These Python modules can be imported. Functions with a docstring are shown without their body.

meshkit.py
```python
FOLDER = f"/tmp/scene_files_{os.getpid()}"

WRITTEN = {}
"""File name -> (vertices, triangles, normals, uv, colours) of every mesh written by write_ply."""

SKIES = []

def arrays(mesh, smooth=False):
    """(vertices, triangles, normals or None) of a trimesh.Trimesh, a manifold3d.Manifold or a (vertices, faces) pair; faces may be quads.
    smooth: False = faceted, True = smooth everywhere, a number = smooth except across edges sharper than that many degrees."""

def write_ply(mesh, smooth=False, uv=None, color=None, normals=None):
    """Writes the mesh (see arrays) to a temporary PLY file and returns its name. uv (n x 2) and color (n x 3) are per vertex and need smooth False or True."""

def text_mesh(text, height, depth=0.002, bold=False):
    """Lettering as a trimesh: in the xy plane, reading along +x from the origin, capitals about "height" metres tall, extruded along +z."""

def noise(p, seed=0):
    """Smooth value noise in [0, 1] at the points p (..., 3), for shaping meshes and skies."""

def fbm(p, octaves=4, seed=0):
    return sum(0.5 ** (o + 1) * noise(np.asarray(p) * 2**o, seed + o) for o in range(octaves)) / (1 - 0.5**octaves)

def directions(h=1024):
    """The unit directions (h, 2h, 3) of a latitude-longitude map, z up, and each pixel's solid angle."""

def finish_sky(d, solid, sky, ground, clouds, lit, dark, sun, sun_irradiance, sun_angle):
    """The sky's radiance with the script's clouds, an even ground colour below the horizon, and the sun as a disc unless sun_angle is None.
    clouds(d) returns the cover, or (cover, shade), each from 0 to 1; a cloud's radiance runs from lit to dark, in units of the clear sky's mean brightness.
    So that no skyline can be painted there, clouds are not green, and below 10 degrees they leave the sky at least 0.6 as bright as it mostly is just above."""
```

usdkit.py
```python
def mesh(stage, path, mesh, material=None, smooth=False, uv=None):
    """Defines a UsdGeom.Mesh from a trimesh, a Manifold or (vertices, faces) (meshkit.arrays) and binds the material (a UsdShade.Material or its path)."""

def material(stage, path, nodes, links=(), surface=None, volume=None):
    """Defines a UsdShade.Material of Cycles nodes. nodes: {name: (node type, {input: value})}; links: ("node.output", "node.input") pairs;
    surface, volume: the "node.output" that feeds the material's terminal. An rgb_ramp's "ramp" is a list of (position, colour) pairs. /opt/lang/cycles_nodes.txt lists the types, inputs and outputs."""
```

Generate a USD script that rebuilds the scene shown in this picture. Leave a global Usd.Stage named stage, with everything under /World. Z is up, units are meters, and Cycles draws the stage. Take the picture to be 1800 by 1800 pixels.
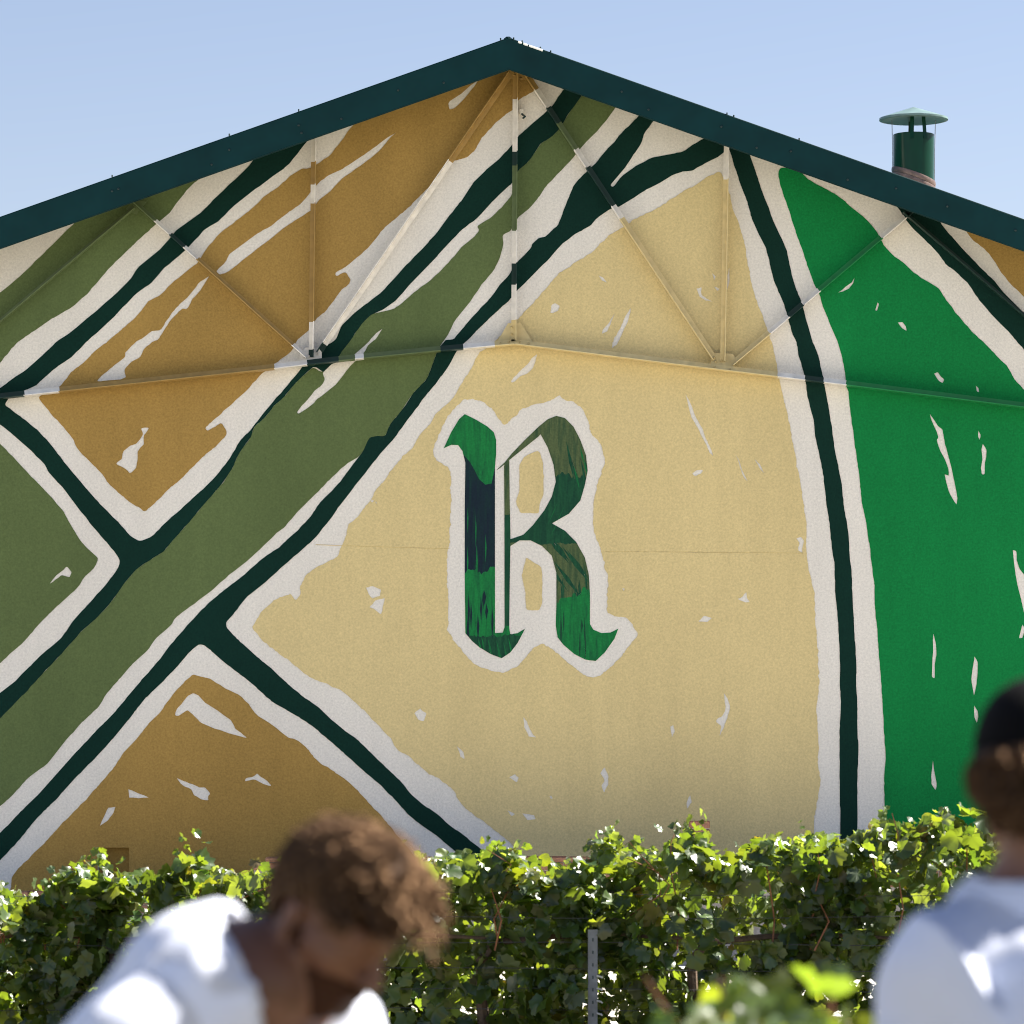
import math, random
import numpy as np
import trimesh
import shapely
from shapely.geometry import Polygon, Point, box as sbox
from shapely.ops import unary_union
from shapely.prepared import prep
from pxr import Usd, UsdGeom, UsdLux, UsdShade, Gf, Sdf, Vt
import usdkit
from meshkit import noise, fbm

stage = Usd.Stage.CreateInMemory()
UsdGeom.SetStageUpAxis(stage, UsdGeom.Tokens.z)
UsdGeom.SetStageMetersPerUnit(stage, 1.0)
UsdGeom.Xform.Define(stage, '/World')
UsdGeom.Scope.Define(stage, '/World/Looks')
RNG = np.random.default_rng(7)
random.seed(7)

# ---------------------------------------------------------------- camera, sky, sun, exposure
EYE = 1.6                                   # camera height, looking along +Y, level, with a lens shift upwards
FOCAL, APER = 151.58, 36.0
cam = UsdGeom.Camera.Define(stage, '/World/camera')
cam.AddTranslateOp().Set(Gf.Vec3d(0, 0, EYE))
cam.AddRotateXYZOp().Set(Gf.Vec3f(90, 0, 0))
cam.CreateFocalLengthAttr(FOCAL)
cam.CreateHorizontalApertureAttr(APER)
cam.CreateVerticalApertureAttr(APER)
cam.CreateVerticalApertureOffsetAttr(9.78)
cam.CreateClippingRangeAttr(Gf.Vec2f(0.1, 5000))
cam.CreateFStopAttr(5.6)
cam.CreateFocusDistanceAttr(37.0)
cam.CreateExposureAttr(1.95)

SUN_AZ, SUN_EL = math.atan2(0.935, 0.355), math.radians(46)
sun_dir = np.array([math.sin(SUN_AZ) * math.cos(SUN_EL), math.cos(SUN_AZ) * math.cos(SUN_EL), math.sin(SUN_EL)])
sky = UsdLux.DomeLight.Define(stage, '/World/sky')
sky.GetPrim().SetCustomDataByKey('kind', 'structure')
skymat = usdkit.material(stage, '/World/Looks/sky', {
    'tex': ('sky_texture', {'sky_type': 'single_scattering', 'sun_disc': False, 'sun_elevation': SUN_EL, 'sun_rotation': SUN_AZ,
                            'air_density': 1.0, 'aerosol_density': 0.35, 'ozone_density': 3.0, 'altitude': 300.0}),
    'grade': ('mix', {'mix_type': 'multiply', 'fac': 1.0, 'color2': (0.93, 0.76, 0.72)}),
    'bg': ('background_shader', {'strength': 0.05})}, [('tex.color', 'grade.color1'), ('grade.color', 'bg.color')], surface='bg.background')
UsdShade.MaterialBindingAPI.Apply(sky.GetPrim()).Bind(skymat)
sun = UsdLux.DistantLight.Define(stage, '/World/sun')
sun.CreateNormalizeAttr(True)
sun.CreateIntensityAttr(1.25)
sun.CreateAngleAttr(0.5)
sun.CreateColorAttr(Gf.Vec3f(1.0, 0.94, 0.85))
sun.AddRotateXYZOp().Set(Gf.Vec3f(90 - math.degrees(SUN_EL), 0, 180 - math.degrees(SUN_AZ)))
sun.GetPrim().SetCustomDataByKey('kind', 'structure')

# ---------------------------------------------------------------- helpers
K = APER / FOCAL / 1800.0                   # metres per photo pixel at one metre distance
WALL = 40.0                                 # distance of the gable wall
def W(px, py, Y):
    return np.array([(px - 900.0) * K * Y, Y, EYE - (py - 1389.0) * K * Y])

used = {}
def numbered(parent, name):
    n = used.get((parent, name), 0)
    used[(parent, name)] = n + 1
    return f'{parent}/{name}' + (f'_{n:03d}' if n else '')

def note(prim, label=None, cat=None, group=None, kind=None):
    for k, v in (('label', label), ('category', cat), ('group', group), ('kind', kind)):
        if v:
            prim.SetCustomDataByKey(k, v)
    return prim

def thing(name, label, cat, loc=(0, 0, 0), group=None):
    x = UsdGeom.Xform.Define(stage, numbered('/World', name))
    x.AddTranslateOp().Set(Gf.Vec3d(*map(float, loc)))
    LOC[str(x.GetPath())] = np.array(loc, float)
    note(x.GetPrim(), label, cat, group)
    return str(x.GetPath())
LOC = {}

def origin(path):
    while path and path not in LOC:
        path = path.rpartition('/')[0]
    return LOC.get(path, np.zeros(3))

def part(name, mesh, mat, parent='/World', smooth=False, label=None, kind=None, primvar=None, **kw):
    """One Mesh prim; vertices are given in world space and stored relative to the thing's base."""
    path = numbered(parent, name)
    if isinstance(mesh, trimesh.Trimesh):
        v, f = np.array(mesh.vertices), np.array(mesh.faces)
    else:
        v, f = np.asarray(mesh[0], float), np.asarray(mesh[1], int)
    m = usdkit.mesh(stage, path, (v - origin(parent), f), mat, smooth=smooth)
    if primvar is not None:
        UsdGeom.PrimvarsAPI(m).CreatePrimvar('paint', Sdf.ValueTypeNames.Color3fArray, 'vertex').Set(Vt.Vec3fArray.FromNumpy(np.asarray(primvar, np.float32)))
    note(m.GetPrim(), label, kw.get('cat'), kw.get('group'), kind)
    return path

def cat_mesh(ms):
    vs, fs, n = [], [], 0
    for m in ms:
        v, f = (m.vertices, m.faces) if isinstance(m, trimesh.Trimesh) else m
        vs.append(np.asarray(v)); fs.append(np.asarray(f) + n); n += len(v)
    return np.vstack(vs), np.vstack(fs)

def bx(x0, x1, y0, y1, z0, z1, bevel=0.0):
    if bevel <= 0:
        m = trimesh.creation.box([x1 - x0, y1 - y0, z1 - z0])
        m.apply_translation([(x0 + x1) / 2, (y0 + y1) / 2, (z0 + z1) / 2])
        return m
    pts = []
    for sx in (0, 1):
        for sy in (0, 1):
            for sz in (0, 1):
                c = np.array([(x0, x1)[sx], (y0, y1)[sy], (z0, z1)[sz]], float)
                d = np.array([1 - 2 * sx, 1 - 2 * sy, 1 - 2 * sz]) * bevel
                for a in range(3):
                    q = c + d; q[a] = c[a]
                    pts.append(q)
    return trimesh.convex.convex_hull(np.array(pts))

def tube(points, radius, n=8, caps=True):
    P = np.asarray(points, float)
    R = np.broadcast_to(radius, len(P))
    T = np.gradient(P, axis=0)
    T /= np.linalg.norm(T, axis=1, keepdims=True) + 1e-12
    up = np.array([0, 0, 1.0]) if abs(T[0, 2]) < 0.9 else np.array([0, 1.0, 0])
    vs = []
    for p, t, r in zip(P, T, R):
        a = np.cross(t, up); a /= np.linalg.norm(a) + 1e-12
        b = np.cross(a, t)
        ang = np.arange(n) / n * 2 * np.pi
        vs.append(p + r * (np.cos(ang)[:, None] * a + np.sin(ang)[:, None] * b))
    v = np.vstack(vs)
    i = np.arange(len(P) - 1)[:, None] * n
    j = np.arange(n)[None]
    q = np.stack([i + j, i + (j + 1) % n, i + n + (j + 1) % n, i + n + j], -1).reshape(-1, 4)
    f = np.vstack([q[:, [0, 2, 1]], q[:, [0, 3, 2]]])
    if caps:
        k = len(v)
        v = np.vstack([v, P[0], P[-1]])
        e = (len(P) - 1) * n
        f = np.vstack([f, [[k, jj, (jj + 1) % n] for jj in range(n)], [[k + 1, e + (jj + 1) % n, e + jj] for jj in range(n)]])
    return v, f

def smin(a, b, k):
    h = np.clip(0.5 + 0.5 * (b - a) / k, 0, 1)
    return b + (a - b) * h - k * h * (1 - h)
def cone(P, a, b, r1, r2, sq=None):
    a, b = np.asarray(a, float), np.asarray(b, float)
    d = b - a
    t = np.clip(((P - a) @ d) / (d @ d + 1e-12), 0, 1)
    return np.linalg.norm(P - a - t[..., None] * d, axis=-1) - (r1 + t * (r2 - r1))
def ellip(P, c, axes, r):
    q = (P - np.asarray(c)) @ np.asarray(axes).T / np.asarray(r)
    l = np.linalg.norm(q, axis=-1)
    g = np.linalg.norm(q / np.asarray(r), axis=-1) + 1e-9
    return l * (l - 1) / g
def surface(fun, lo, hi, h):
    """Surface nets of the zero set of fun on a grid of step h."""
    lo, hi = np.asarray(lo, float), np.asarray(hi, float)
    n = np.ceil((hi - lo) / h).astype(int) + 1
    ax = [lo[i] + h * np.arange(n[i]) for i in range(3)]
    G = np.stack(np.meshgrid(*ax, indexing='ij'), -1)
    V = fun(G)
    S = V < 0
    c = np.zeros(tuple(n - 1), int)
    acc = np.zeros(tuple(n - 1) + (3,)); cnt = np.zeros(tuple(n - 1))
    corners = [(i, j, k) for i in (0, 1) for j in (0, 1) for k in (0, 1)]
    sl = lambda o: tuple(slice(o[i], n[i] - 1 + o[i]) for i in range(3))
    for A in corners:
        for a in range(3):
            if A[a]:
                continue
            B = list(A); B[a] = 1; B = tuple(B)
            va, vb = V[sl(A)], V[sl(B)]
            x = (va < 0) != (vb < 0)
            t = np.where(x, va / np.where(x, va - vb, 1), 0)
            p = np.array(A, float) + t[..., None] * (np.array(B) - np.array(A))
            acc += np.where(x[..., None], p, 0); cnt += x
    on = cnt > 0
    idx = -np.ones(tuple(n - 1), int); idx[on] = np.arange(on.sum())
    cell = np.argwhere(on)
    v = lo + h * (cell + acc[on] / cnt[on][:, None])
    fs = []
    for a in range(3):
        b, c2 = (a + 1) % 3, (a + 2) % 3
        s0 = [slice(None)] * 3; s1 = [slice(None)] * 3
        s0[a] = slice(0, n[a] - 1); s1[a] = slice(1, n[a])
        ch = S[tuple(s0)] != S[tuple(s1)]
        inside = S[tuple(s0)]
        e = np.argwhere(ch)
        e = e[(e[:, b] > 0) & (e[:, c2] > 0) & (e[:, b] < n[b] - 1) & (e[:, c2] < n[c2] - 1)]
        if not len(e):
            continue
        def at(db, dc):
            q = e.copy(); q[:, b] -= db; q[:, c2] -= dc
            return idx[q[:, 0], q[:, 1], q[:, 2]]
        q = np.stack([at(1, 1), at(0, 1), at(0, 0), at(1, 0)], 1)
        flip = ~inside[e[:, 0], e[:, 1], e[:, 2]]
        q[flip] = q[flip][:, ::-1]
        fs.append(q)
    q = np.vstack(fs)
    return v, np.vstack([q[:, [0, 1, 2]], q[:, [0, 2, 3]]])

# ---------------------------------------------------------------- materials
def plaster(name, col, fine=0.17, patch=0.10, rough=0.9, bump=0.25):
    """Matt wall paint on roughcast: fine speckle, soft brushed patches and a little relief."""
    c = np.array(col)
    return usdkit.material(stage, '/World/Looks/' + name, {
        'g': ('geometry', {}),
        'n1': ('noise_texture', {'scale': 50.0, 'detail': 4.0, 'roughness': 0.75}),
        'n2': ('noise_texture', {'scale': 1.1, 'detail': 5.0, 'roughness': 0.62}),
        'm': ('mapping', {'scale': (1.0, 1.0, 0.35)}),
        'r1': ('map_range', {'from_min': 0.28, 'from_max': 0.72, 'to_min': 1 - fine, 'to_max': 1 + fine}),
        'r2': ('map_range', {'from_min': 0.3, 'from_max': 0.7, 'to_min': 1 - patch, 'to_max': 1 + patch}),
        'ms': ('mapping', {'scale': (7.0, 1.0, 0.35)}),
        'n3': ('noise_texture', {'scale': 1.0, 'detail': 4.0, 'roughness': 0.6}),
        'r3': ('map_range', {'from_min': 0.35, 'from_max': 0.65, 'to_min': 0.982, 'to_max': 1.018}),
        'mul3': ('math', {'math_type': 'multiply'}),
        'mul': ('math', {'math_type': 'multiply'}),
        'col': ('mix', {'mix_type': 'multiply', 'fac': 1.0, 'color1': tuple(c)}),
        'b': ('bump', {'strength': bump, 'distance': 0.02}),
        'p': ('principled_bsdf', {'roughness': rough, 'specular_ior_level': 0.12})},
        [('g.position', 'n1.vector'), ('g.position', 'm.vector'), ('m.vector', 'n2.vector'), ('n1.fac', 'r1.value'), ('n2.fac', 'r2.value'),
         ('r1.result', 'mul.value1'), ('r2.result', 'mul.value2'), ('g.position', 'ms.vector'), ('ms.vector', 'n3.vector'), ('n3.fac', 'r3.value'), ('mul.value', 'mul3.value1'), ('r3.result', 'mul3.value2'), ('mul3.value', 'col.color2'), ('col.color', 'p.base_color'),
         ('n1.fac', 'b.height'), ('b.normal', 'p.normal')], surface='p.BSDF')

def brushed(name, col, other):
    """Paint laid on in long downward brush strokes of two tones."""
    return usdkit.material(stage, '/World/Looks/' + name, {
        'g': ('geometry', {}), 'm': ('mapping', {'scale': (30.0, 1.0, 3.4)}),
        'n': ('noise_texture', {'scale': 1.0, 'detail': 4.0, 'roughness': 0.6, 'distortion': 0.4}),
        'n1': ('noise_texture', {'scale': 60.0, 'detail': 3.0}),
        'r': ('map_range', {'from_min': 0.42, 'from_max': 0.70, 'clamp': True}),
        'mix': ('mix', {'color1': col, 'color2': other}),
        'r1': ('map_range', {'from_min': 0.3, 'from_max': 0.7, 'to_min': 0.85, 'to_max': 1.15}),
        'col': ('mix', {'mix_type': 'multiply', 'fac': 1.0}),
        'p': ('principled_bsdf', {'roughness': 0.85, 'specular_ior_level': 0.15})},
        [('g.position', 'm.vector'), ('m.vector', 'n.vector'), ('g.position', 'n1.vector'), ('n.fac', 'r.value'), ('r.result', 'mix.fac'), ('mix.color', 'col.color1'),
         ('n1.fac', 'r1.value'), ('r1.result', 'col.color2'), ('col.color', 'p.base_color')], surface='p.BSDF')

def simple(name, col, rough=0.5, metal=0.0, spec=0.5, scale=8.0, var=0.12, bump=0.0, bscale=60.0):
    return usdkit.material(stage, '/World/Looks/' + name, {
        'g': ('geometry', {}),
        'n': ('noise_texture', {'scale': scale, 'detail': 5.0, 'roughness': 0.6}),
        'nb': ('noise_texture', {'scale': bscale, 'detail': 3.0}),
        'r': ('map_range', {'from_min': 0.3, 'from_max': 0.7, 'to_min': 1 - var, 'to_max': 1 + var}),
        'col': ('mix', {'mix_type': 'multiply', 'fac': 1.0, 'color1': tuple(col)}),
        'b': ('bump', {'strength': bump, 'distance': 0.01}),
        'p': ('principled_bsdf', {'roughness': rough, 'metallic': metal, 'specular_ior_level': spec})},
        [('g.position', 'n.vector'), ('g.position', 'nb.vector'), ('n.fac', 'r.value'), ('r.result', 'col.color2'), ('col.color', 'p.base_color'),
         ('nb.fac', 'b.height'), ('b.normal', 'p.normal')], surface='p.BSDF')

C_CREAM, C_OCHRE, C_YELLOW = (0.70, 0.66, 0.59), (0.335, 0.208, 0.058), (0.61, 0.488, 0.237)
C_OLIVE, C_GREEN, C_DARK = (0.100, 0.136, 0.050), (0.005, 0.175, 0.042), (0.0035, 0.024, 0.017)
M = {
    'cream': plaster('cream_paint', C_CREAM, patch=0.05), 'ochre': plaster('ochre_paint', C_OCHRE, fine=0.22), 'yellow': plaster('yellow_paint', C_YELLOW, patch=0.06),
    'olive': plaster('olive_paint', C_OLIVE, fine=0.22), 'green': plaster('green_paint', C_GREEN, fine=0.22), 'dark': plaster('dark_green_paint', C_DARK, fine=0.22),
    'letter_green': brushed('letter_green_paint', (0.010, 0.17, 0.042), (0.008, 0.085, 0.032)), 'letter_dark': brushed('letter_dark_paint', (0.008, 0.017, 0.028), (0.008, 0.030, 0.028)),
    'letter_deep': brushed('letter_deep_green_paint', (0.008, 0.048, 0.026), (0.014, 0.085, 0.036)), 'letter_olive': brushed('letter_olive_paint', (0.080, 0.110, 0.046), (0.026, 0.062, 0.030)),
    'sheet': simple('green_sheet_metal', (0.002, 0.028, 0.030), rough=0.5, spec=0.14, scale=3.0, var=0.18, bump=0.04),
    'dark_sheet': simple('dark_screw', (0.01, 0.03, 0.03), rough=0.5),
    'white_flake': simple('white_flake', (0.8, 0.8, 0.76), rough=0.8),
    'galv': simple('galvanised_steel', (0.17, 0.18, 0.19), rough=0.6, metal=0.2, scale=25.0, var=0.2),
    'wire': simple('wire_steel', (0.07, 0.072, 0.075), rough=0.7, metal=0.1),
    'copper': simple('flashing_tape', (0.17, 0.115, 0.095), rough=0.4, metal=0.4, scale=14, var=0.35),
    'brick': [simple(f'brick_{w}', c, rough=0.9, scale=30, var=0.25, bump=0.4) for w, c in (('red', (0.27, 0.13, 0.08)), ('brown', (0.21, 0.115, 0.075)), ('orange', (0.31, 0.16, 0.095)))],
    'mortar': simple('mortar', (0.34, 0.30, 0.26), rough=0.95, scale=40, var=0.2),
    'bounce_gravel': simple('pale_bounce_gravel', (0.47, 0.445, 0.39), rough=0.95, scale=3, var=0.2, bump=0.5, bscale=40),
    'soil': simple('vineyard_soil', (0.115, 0.10, 0.055), rough=0.95, scale=1.5, var=0.25, bump=0.6, bscale=20),
    'wood': simple('vine_bark', (0.10, 0.065, 0.04), rough=0.9, scale=50, var=0.35, bump=0.5),
    'cane': simple('reddish_cane', (0.26, 0.10, 0.045), rough=0.6, scale=20, var=0.3),
    'skin': simple('skin', (0.15, 0.066, 0.038), rough=0.5, scale=20, var=0.08),
    'eye': simple('eye_white', (0.7, 0.68, 0.65), rough=0.2), 'iris': simple('iris', (0.05, 0.03, 0.02), rough=0.2),
    'cloth': simple('white_cotton', (0.64, 0.68, 0.80), rough=0.9, spec=0.15, scale=6, var=0.03, bump=0.15, bscale=300),
    'denim': simple('trouser_cloth', (0.05, 0.06, 0.09), rough=0.9, scale=30, var=0.2),
    'shoe': simple('shoe_leather', (0.08, 0.05, 0.035), rough=0.6),
    'cap': simple('black_cap_cloth', (0.004, 0.004, 0.0045), rough=0.85, spec=0.06, scale=40, var=0.2, bump=0.2, bscale=400),
}
M['steel_paint'] = usdkit.material(stage, '/World/Looks/painted_steel', {
    'a': ('attribute', {'attribute': 'paint'}), 'g': ('geometry', {}),
    'n': ('noise_texture', {'scale': 14.0, 'detail': 4.0}),
    'r': ('map_range', {'from_min': 0.3, 'from_max': 0.7, 'to_min': 0.88, 'to_max': 1.12}),
    'col': ('mix', {'mix_type': 'multiply', 'fac': 1.0}),
    'p': ('principled_bsdf', {'roughness': 0.55, 'specular_ior_level': 0.4})},
    [('g.position', 'n.vector'), ('n.fac', 'r.value'), ('a.color', 'col.color1'), ('r.result', 'col.color2'), ('col.color', 'p.base_color')], surface='p.BSDF')

def leaf_material(name, top, under, glow, mixf=0.45, rough=0.28):
    """Vine leaf: glossy green upper side, pale underside, and light glowing through; each leaf's own tone is in "paint"."""
    return usdkit.material(stage, '/World/Looks/' + name, {
        'g': ('geometry', {}), 'a': ('attribute', {'attribute': 'paint'}),
        'side': ('mix', {'color1': top, 'color2': under}),
        'c': ('mix', {'mix_type': 'multiply', 'fac': 1.0}),
        't': ('mix', {'mix_type': 'multiply', 'fac': 1.0, 'color1': glow}),
        'n': ('noise_texture', {'scale': 45.0, 'detail': 3.0}),
        'b': ('bump', {'strength': 0.25, 'distance': 0.004}),
        'p': ('principled_bsdf', {'roughness': rough, 'specular_ior_level': 1.0}),
        'tr': ('translucent_bsdf', {}),
        'm': ('mix_closure', {'fac': mixf})},
        [('g.backfacing', 'side.fac'), ('side.color', 'c.color1'), ('a.color', 'c.color2'), ('a.color', 't.color2'),
         ('g.position', 'n.vector'), ('n.fac', 'b.height'), ('b.normal', 'p.normal'), ('c.color', 'p.base_color'), ('t.color', 'tr.color'),
         ('p.BSDF', 'm.closure1'), ('tr.BSDF', 'm.closure2')], surface='m.closure')
def leaf_tones(n, r):
    """Tint of each leaf: mostly mid green, some dark old leaves, a few yellowing ones."""
    t = np.ones((n, 3)) * r.uniform(.55, 1.15, (n, 1)) * np.array([1, 1, 1]) + r.normal(0, .05, (n, 3))
    y = r.random(n)
    t[y > .88] *= (1.3, 1.12, .9)
    t[y < .10] = np.array([1.5, 1.35, 2.2]) * r.uniform(.8, 1.1, ((y < .10).sum(), 1))
    t[y > .985] *= (1.3, .85, .8)
    return np.clip(t, .25, 2)
M['leaf'] = leaf_material('vine_leaf', (0.046, 0.092, 0.018), (0.20, 0.25, 0.13), (0.27, 0.37, 0.02), mixf=0.42, rough=0.36)
def hair_material(name, col):
    return usdkit.material(stage, '/World/Looks/' + name, {
        'p': ('principled_bsdf', {'base_color': col, 'roughness': 0.5, 'specular_ior_level': 0.08, 'specular_tint': (1.0, 0.55, 0.3)})}, [], surface='p.BSDF')
M['hair'] = hair_material('dark_brown_hair', (0.016, 0.0075, 0.0045))
M['curls'] = usdkit.material(stage, '/World/Looks/brown_curls', {
    'd': ('principled_bsdf', {'base_color': (0.022, 0.0115, 0.0065), 'roughness': 0.7, 'specular_ior_level': 0.05}),
    'gl': ('glossy_bsdf', {'color': (0.78, 0.47, 0.26), 'roughness': 0.42}),
    'm': ('mix_closure', {'fac': 0.13})}, [('d.BSDF', 'm.closure1'), ('gl.BSDF', 'm.closure2')], surface='m.closure')
M['hook'] = simple('bright_zinc_hook', (0.62, 0.62, 0.60), rough=0.5)
M['beard'] = hair_material('dark_beard', (0.048, 0.023, 0.015))
# ---------------------------------------------------------------- the mural, traced in photo pixels on the plane of the wall
def P(s):
    a = np.array([float(x) for x in s.replace(',', ' ').split()])
    return a.reshape(-1, 2)
OCHRE_A = P('530 297 513 307 487 330 467 343 443 367 417 387 387 410 363 437 347 463 320 483 300 500 280 520 260 530 240 557 217 577 190 600 167 617 147 637 127 653 110 673 100 685 67 697 70 703 90 727 110 750 127 770 137 790 150 803 170 823 183 837 187 847 213 870 233 887 247 893 253 901 263 893 290 867 303 853 313 847 333 827 360 800 377 787 397 767 400 760 390 743 363 759 360 752 377 737 400 717 430 690 460 657 467 652 487 637 513 617 523 597 547 577 553 563 573 547 600 510 613 500 617 493 607 477 590 486 588 480 607 470 627 453 650 433 673 403 697 383 723 360 753 330 783 293 797 283 820 277 833 267 847 243 867 220 887 203 902 193 910 177 933 163 940 160 933 147 920 90 640 190 623 217 600 247 580 273 560 287 547 295')
OCHRE_B = P('340 1185 330 1193 320 1203 297 1230 283 1250 260 1273 240 1300 217 1323 200 1350 180 1373 150 1407 110 1447 77 1483 50 1510 33 1525 20 1545 10 1690 860 1690 740 1520 672 1436 658 1422 644 1406 625 1386 606 1369 578 1350 567 1345 553 1333 539 1314 522 1300 507 1297 477 1273 447 1253 440 1240 423 1223 397 1210 380 1200 370 1193')
OCHRE_C = P('1690 380 1697 405 1710 423 1730 437 1747 457 1760 480 1780 503 1800 522 1860 585 1960 680 2100 790 2400 900 2400 400')
OLIVE_1 = P('165 360 133 390 67 455 33 488 0 515 -80 590 -260 770 -260 880 -60 690 0 638 30 602 63 580 87 563 127 540 157 513 187 477 217 447 253 413 283 387 300 373 313 353 330 333 352 312 375 285')
OLIVE_M = P('-120 1390 0 1263 50 1200 63 1197 110 1147 143 1110 173 1083 197 1057 217 1027 240 1000 260 987 287 970 310 943 333 917 353 893 373 870 393 847 410 820 420 797 440 770 447 750 467 733 480 715 500 697 520 673 537 657 550 645 563 653 570 655 590 625 617 597 633 573 643 562 653 552 680 546 693 543 710 530 733 510 760 490 787 463 813 433 833 417 843 405 838 398 863 383 883 363 900 343 905 325 910 300 930 283 950 253 970 240 983 227 1000 200 1023 167 1045 130 1110 150 1083 187 1067 210 1047 233 1030 250 1013 270 1003 283 983 303 960 327 947 347 930 367 910 383 900 400 897 407 883 413 885 430 880 450 867 477 847 500 827 530 800 563 787 590 775 606 767 620 763 633 750 667 727 690 707 720 685 747 677 767 663 767 650 782 637 797 625 807 613 813 600 823 583 840 560 863 540 883 520 903 500 927 483 940 460 963 430 990 400 1013 373 1037 347 1057 320 1077 307 1087 303 1097 273 1123 260 1143 233 1167 207 1197 187 1220 173 1243 147 1267 117 1300 83 1343 50 1367 20 1400 0 1417 -120 1530')
OLIVE_L = P('-200 560 0 780 27 807 57 840 87 870 110 897 127 927 143 953 163 973 173 982 167 997 150 1013 133 1037 103 1063 73 1093 40 1130 20 1147 0 1167 -260 1400 -700 1400 -700 560')
YELLOW = P('903 572 920 550 937 533 957 510 983 480 1010 463 1043 443 1060 423 1080 407 1097 398 1110 388 1133 377 1160 363 1180 350 1200 337 1220 327 1243 310 1268 302 1274 318 1280 333 1287 363 1300 397 1307 420 1315 460 1320 493 1327 520 1337 547 1347 573 1355 597 1363 627 1367 650 1372 677 1380 710 1387 740 1393 773 1400 813 1407 853 1413 890 1418 927 1417 970 1423 1007 1430 1030 1433 1060 1433 1093 1437 1127 1438 1163 1440 1200 1435 1243 1437 1280 1439 1313 1437 1343 1441 1373 1438 1400 1433 1427 1430 1440 1430 1690 1140 1690 940 1520 886 1472 872 1461 856 1447 833 1433 817 1419 803 1403 800 1392 789 1383 772 1369 747 1356 731 1342 717 1328 697 1317 689 1300 660 1270 625 1235 600 1213 563 1197 543 1190 527 1177 510 1163 493 1150 473 1137 460 1123 442 1103 453 1087 463 1073 480 1057 493 1050 510 1043 520 1057 530 1043 527 1030 537 1013 550 1000 570 990 593 980 600 960 607 947 613 920 627 910 640 893 653 877 660 863 677 843 690 823 710 800 723 790 733 773 747 753 757 747 763 733 777 717 787 710 800 693 813 670 827 650 833 637 843 620 858 608')
GREEN = P('1368 310 1368 300 1372 295 1390 295 1407 302 1420 315 1440 327 1457 335 1477 347 1493 362 1513 377 1530 393 1543 410 1553 430 1567 447 1590 463 1603 477 1627 493 1650 507 1663 527 1680 550 1697 570 1713 587 1727 600 1747 620 1760 635 1770 642 1783 667 1800 685 1850 740 1900 820 1960 940 2000 1100 2020 1300 2020 1690 1557 1690 1555 1440 1554 1367 1557 1333 1555 1300 1552 1250 1549 1200 1545 1150 1542 1107 1538 1067 1537 1027 1532 987 1528 957 1522 917 1515 883 1510 833 1505 800 1500 760 1495 727 1492 690 1487 677 1485 653 1480 627 1472 600 1460 573 1450 547 1440 517 1430 497 1420 470 1413 447 1403 420 1393 390 1383 360 1373 330')
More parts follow.
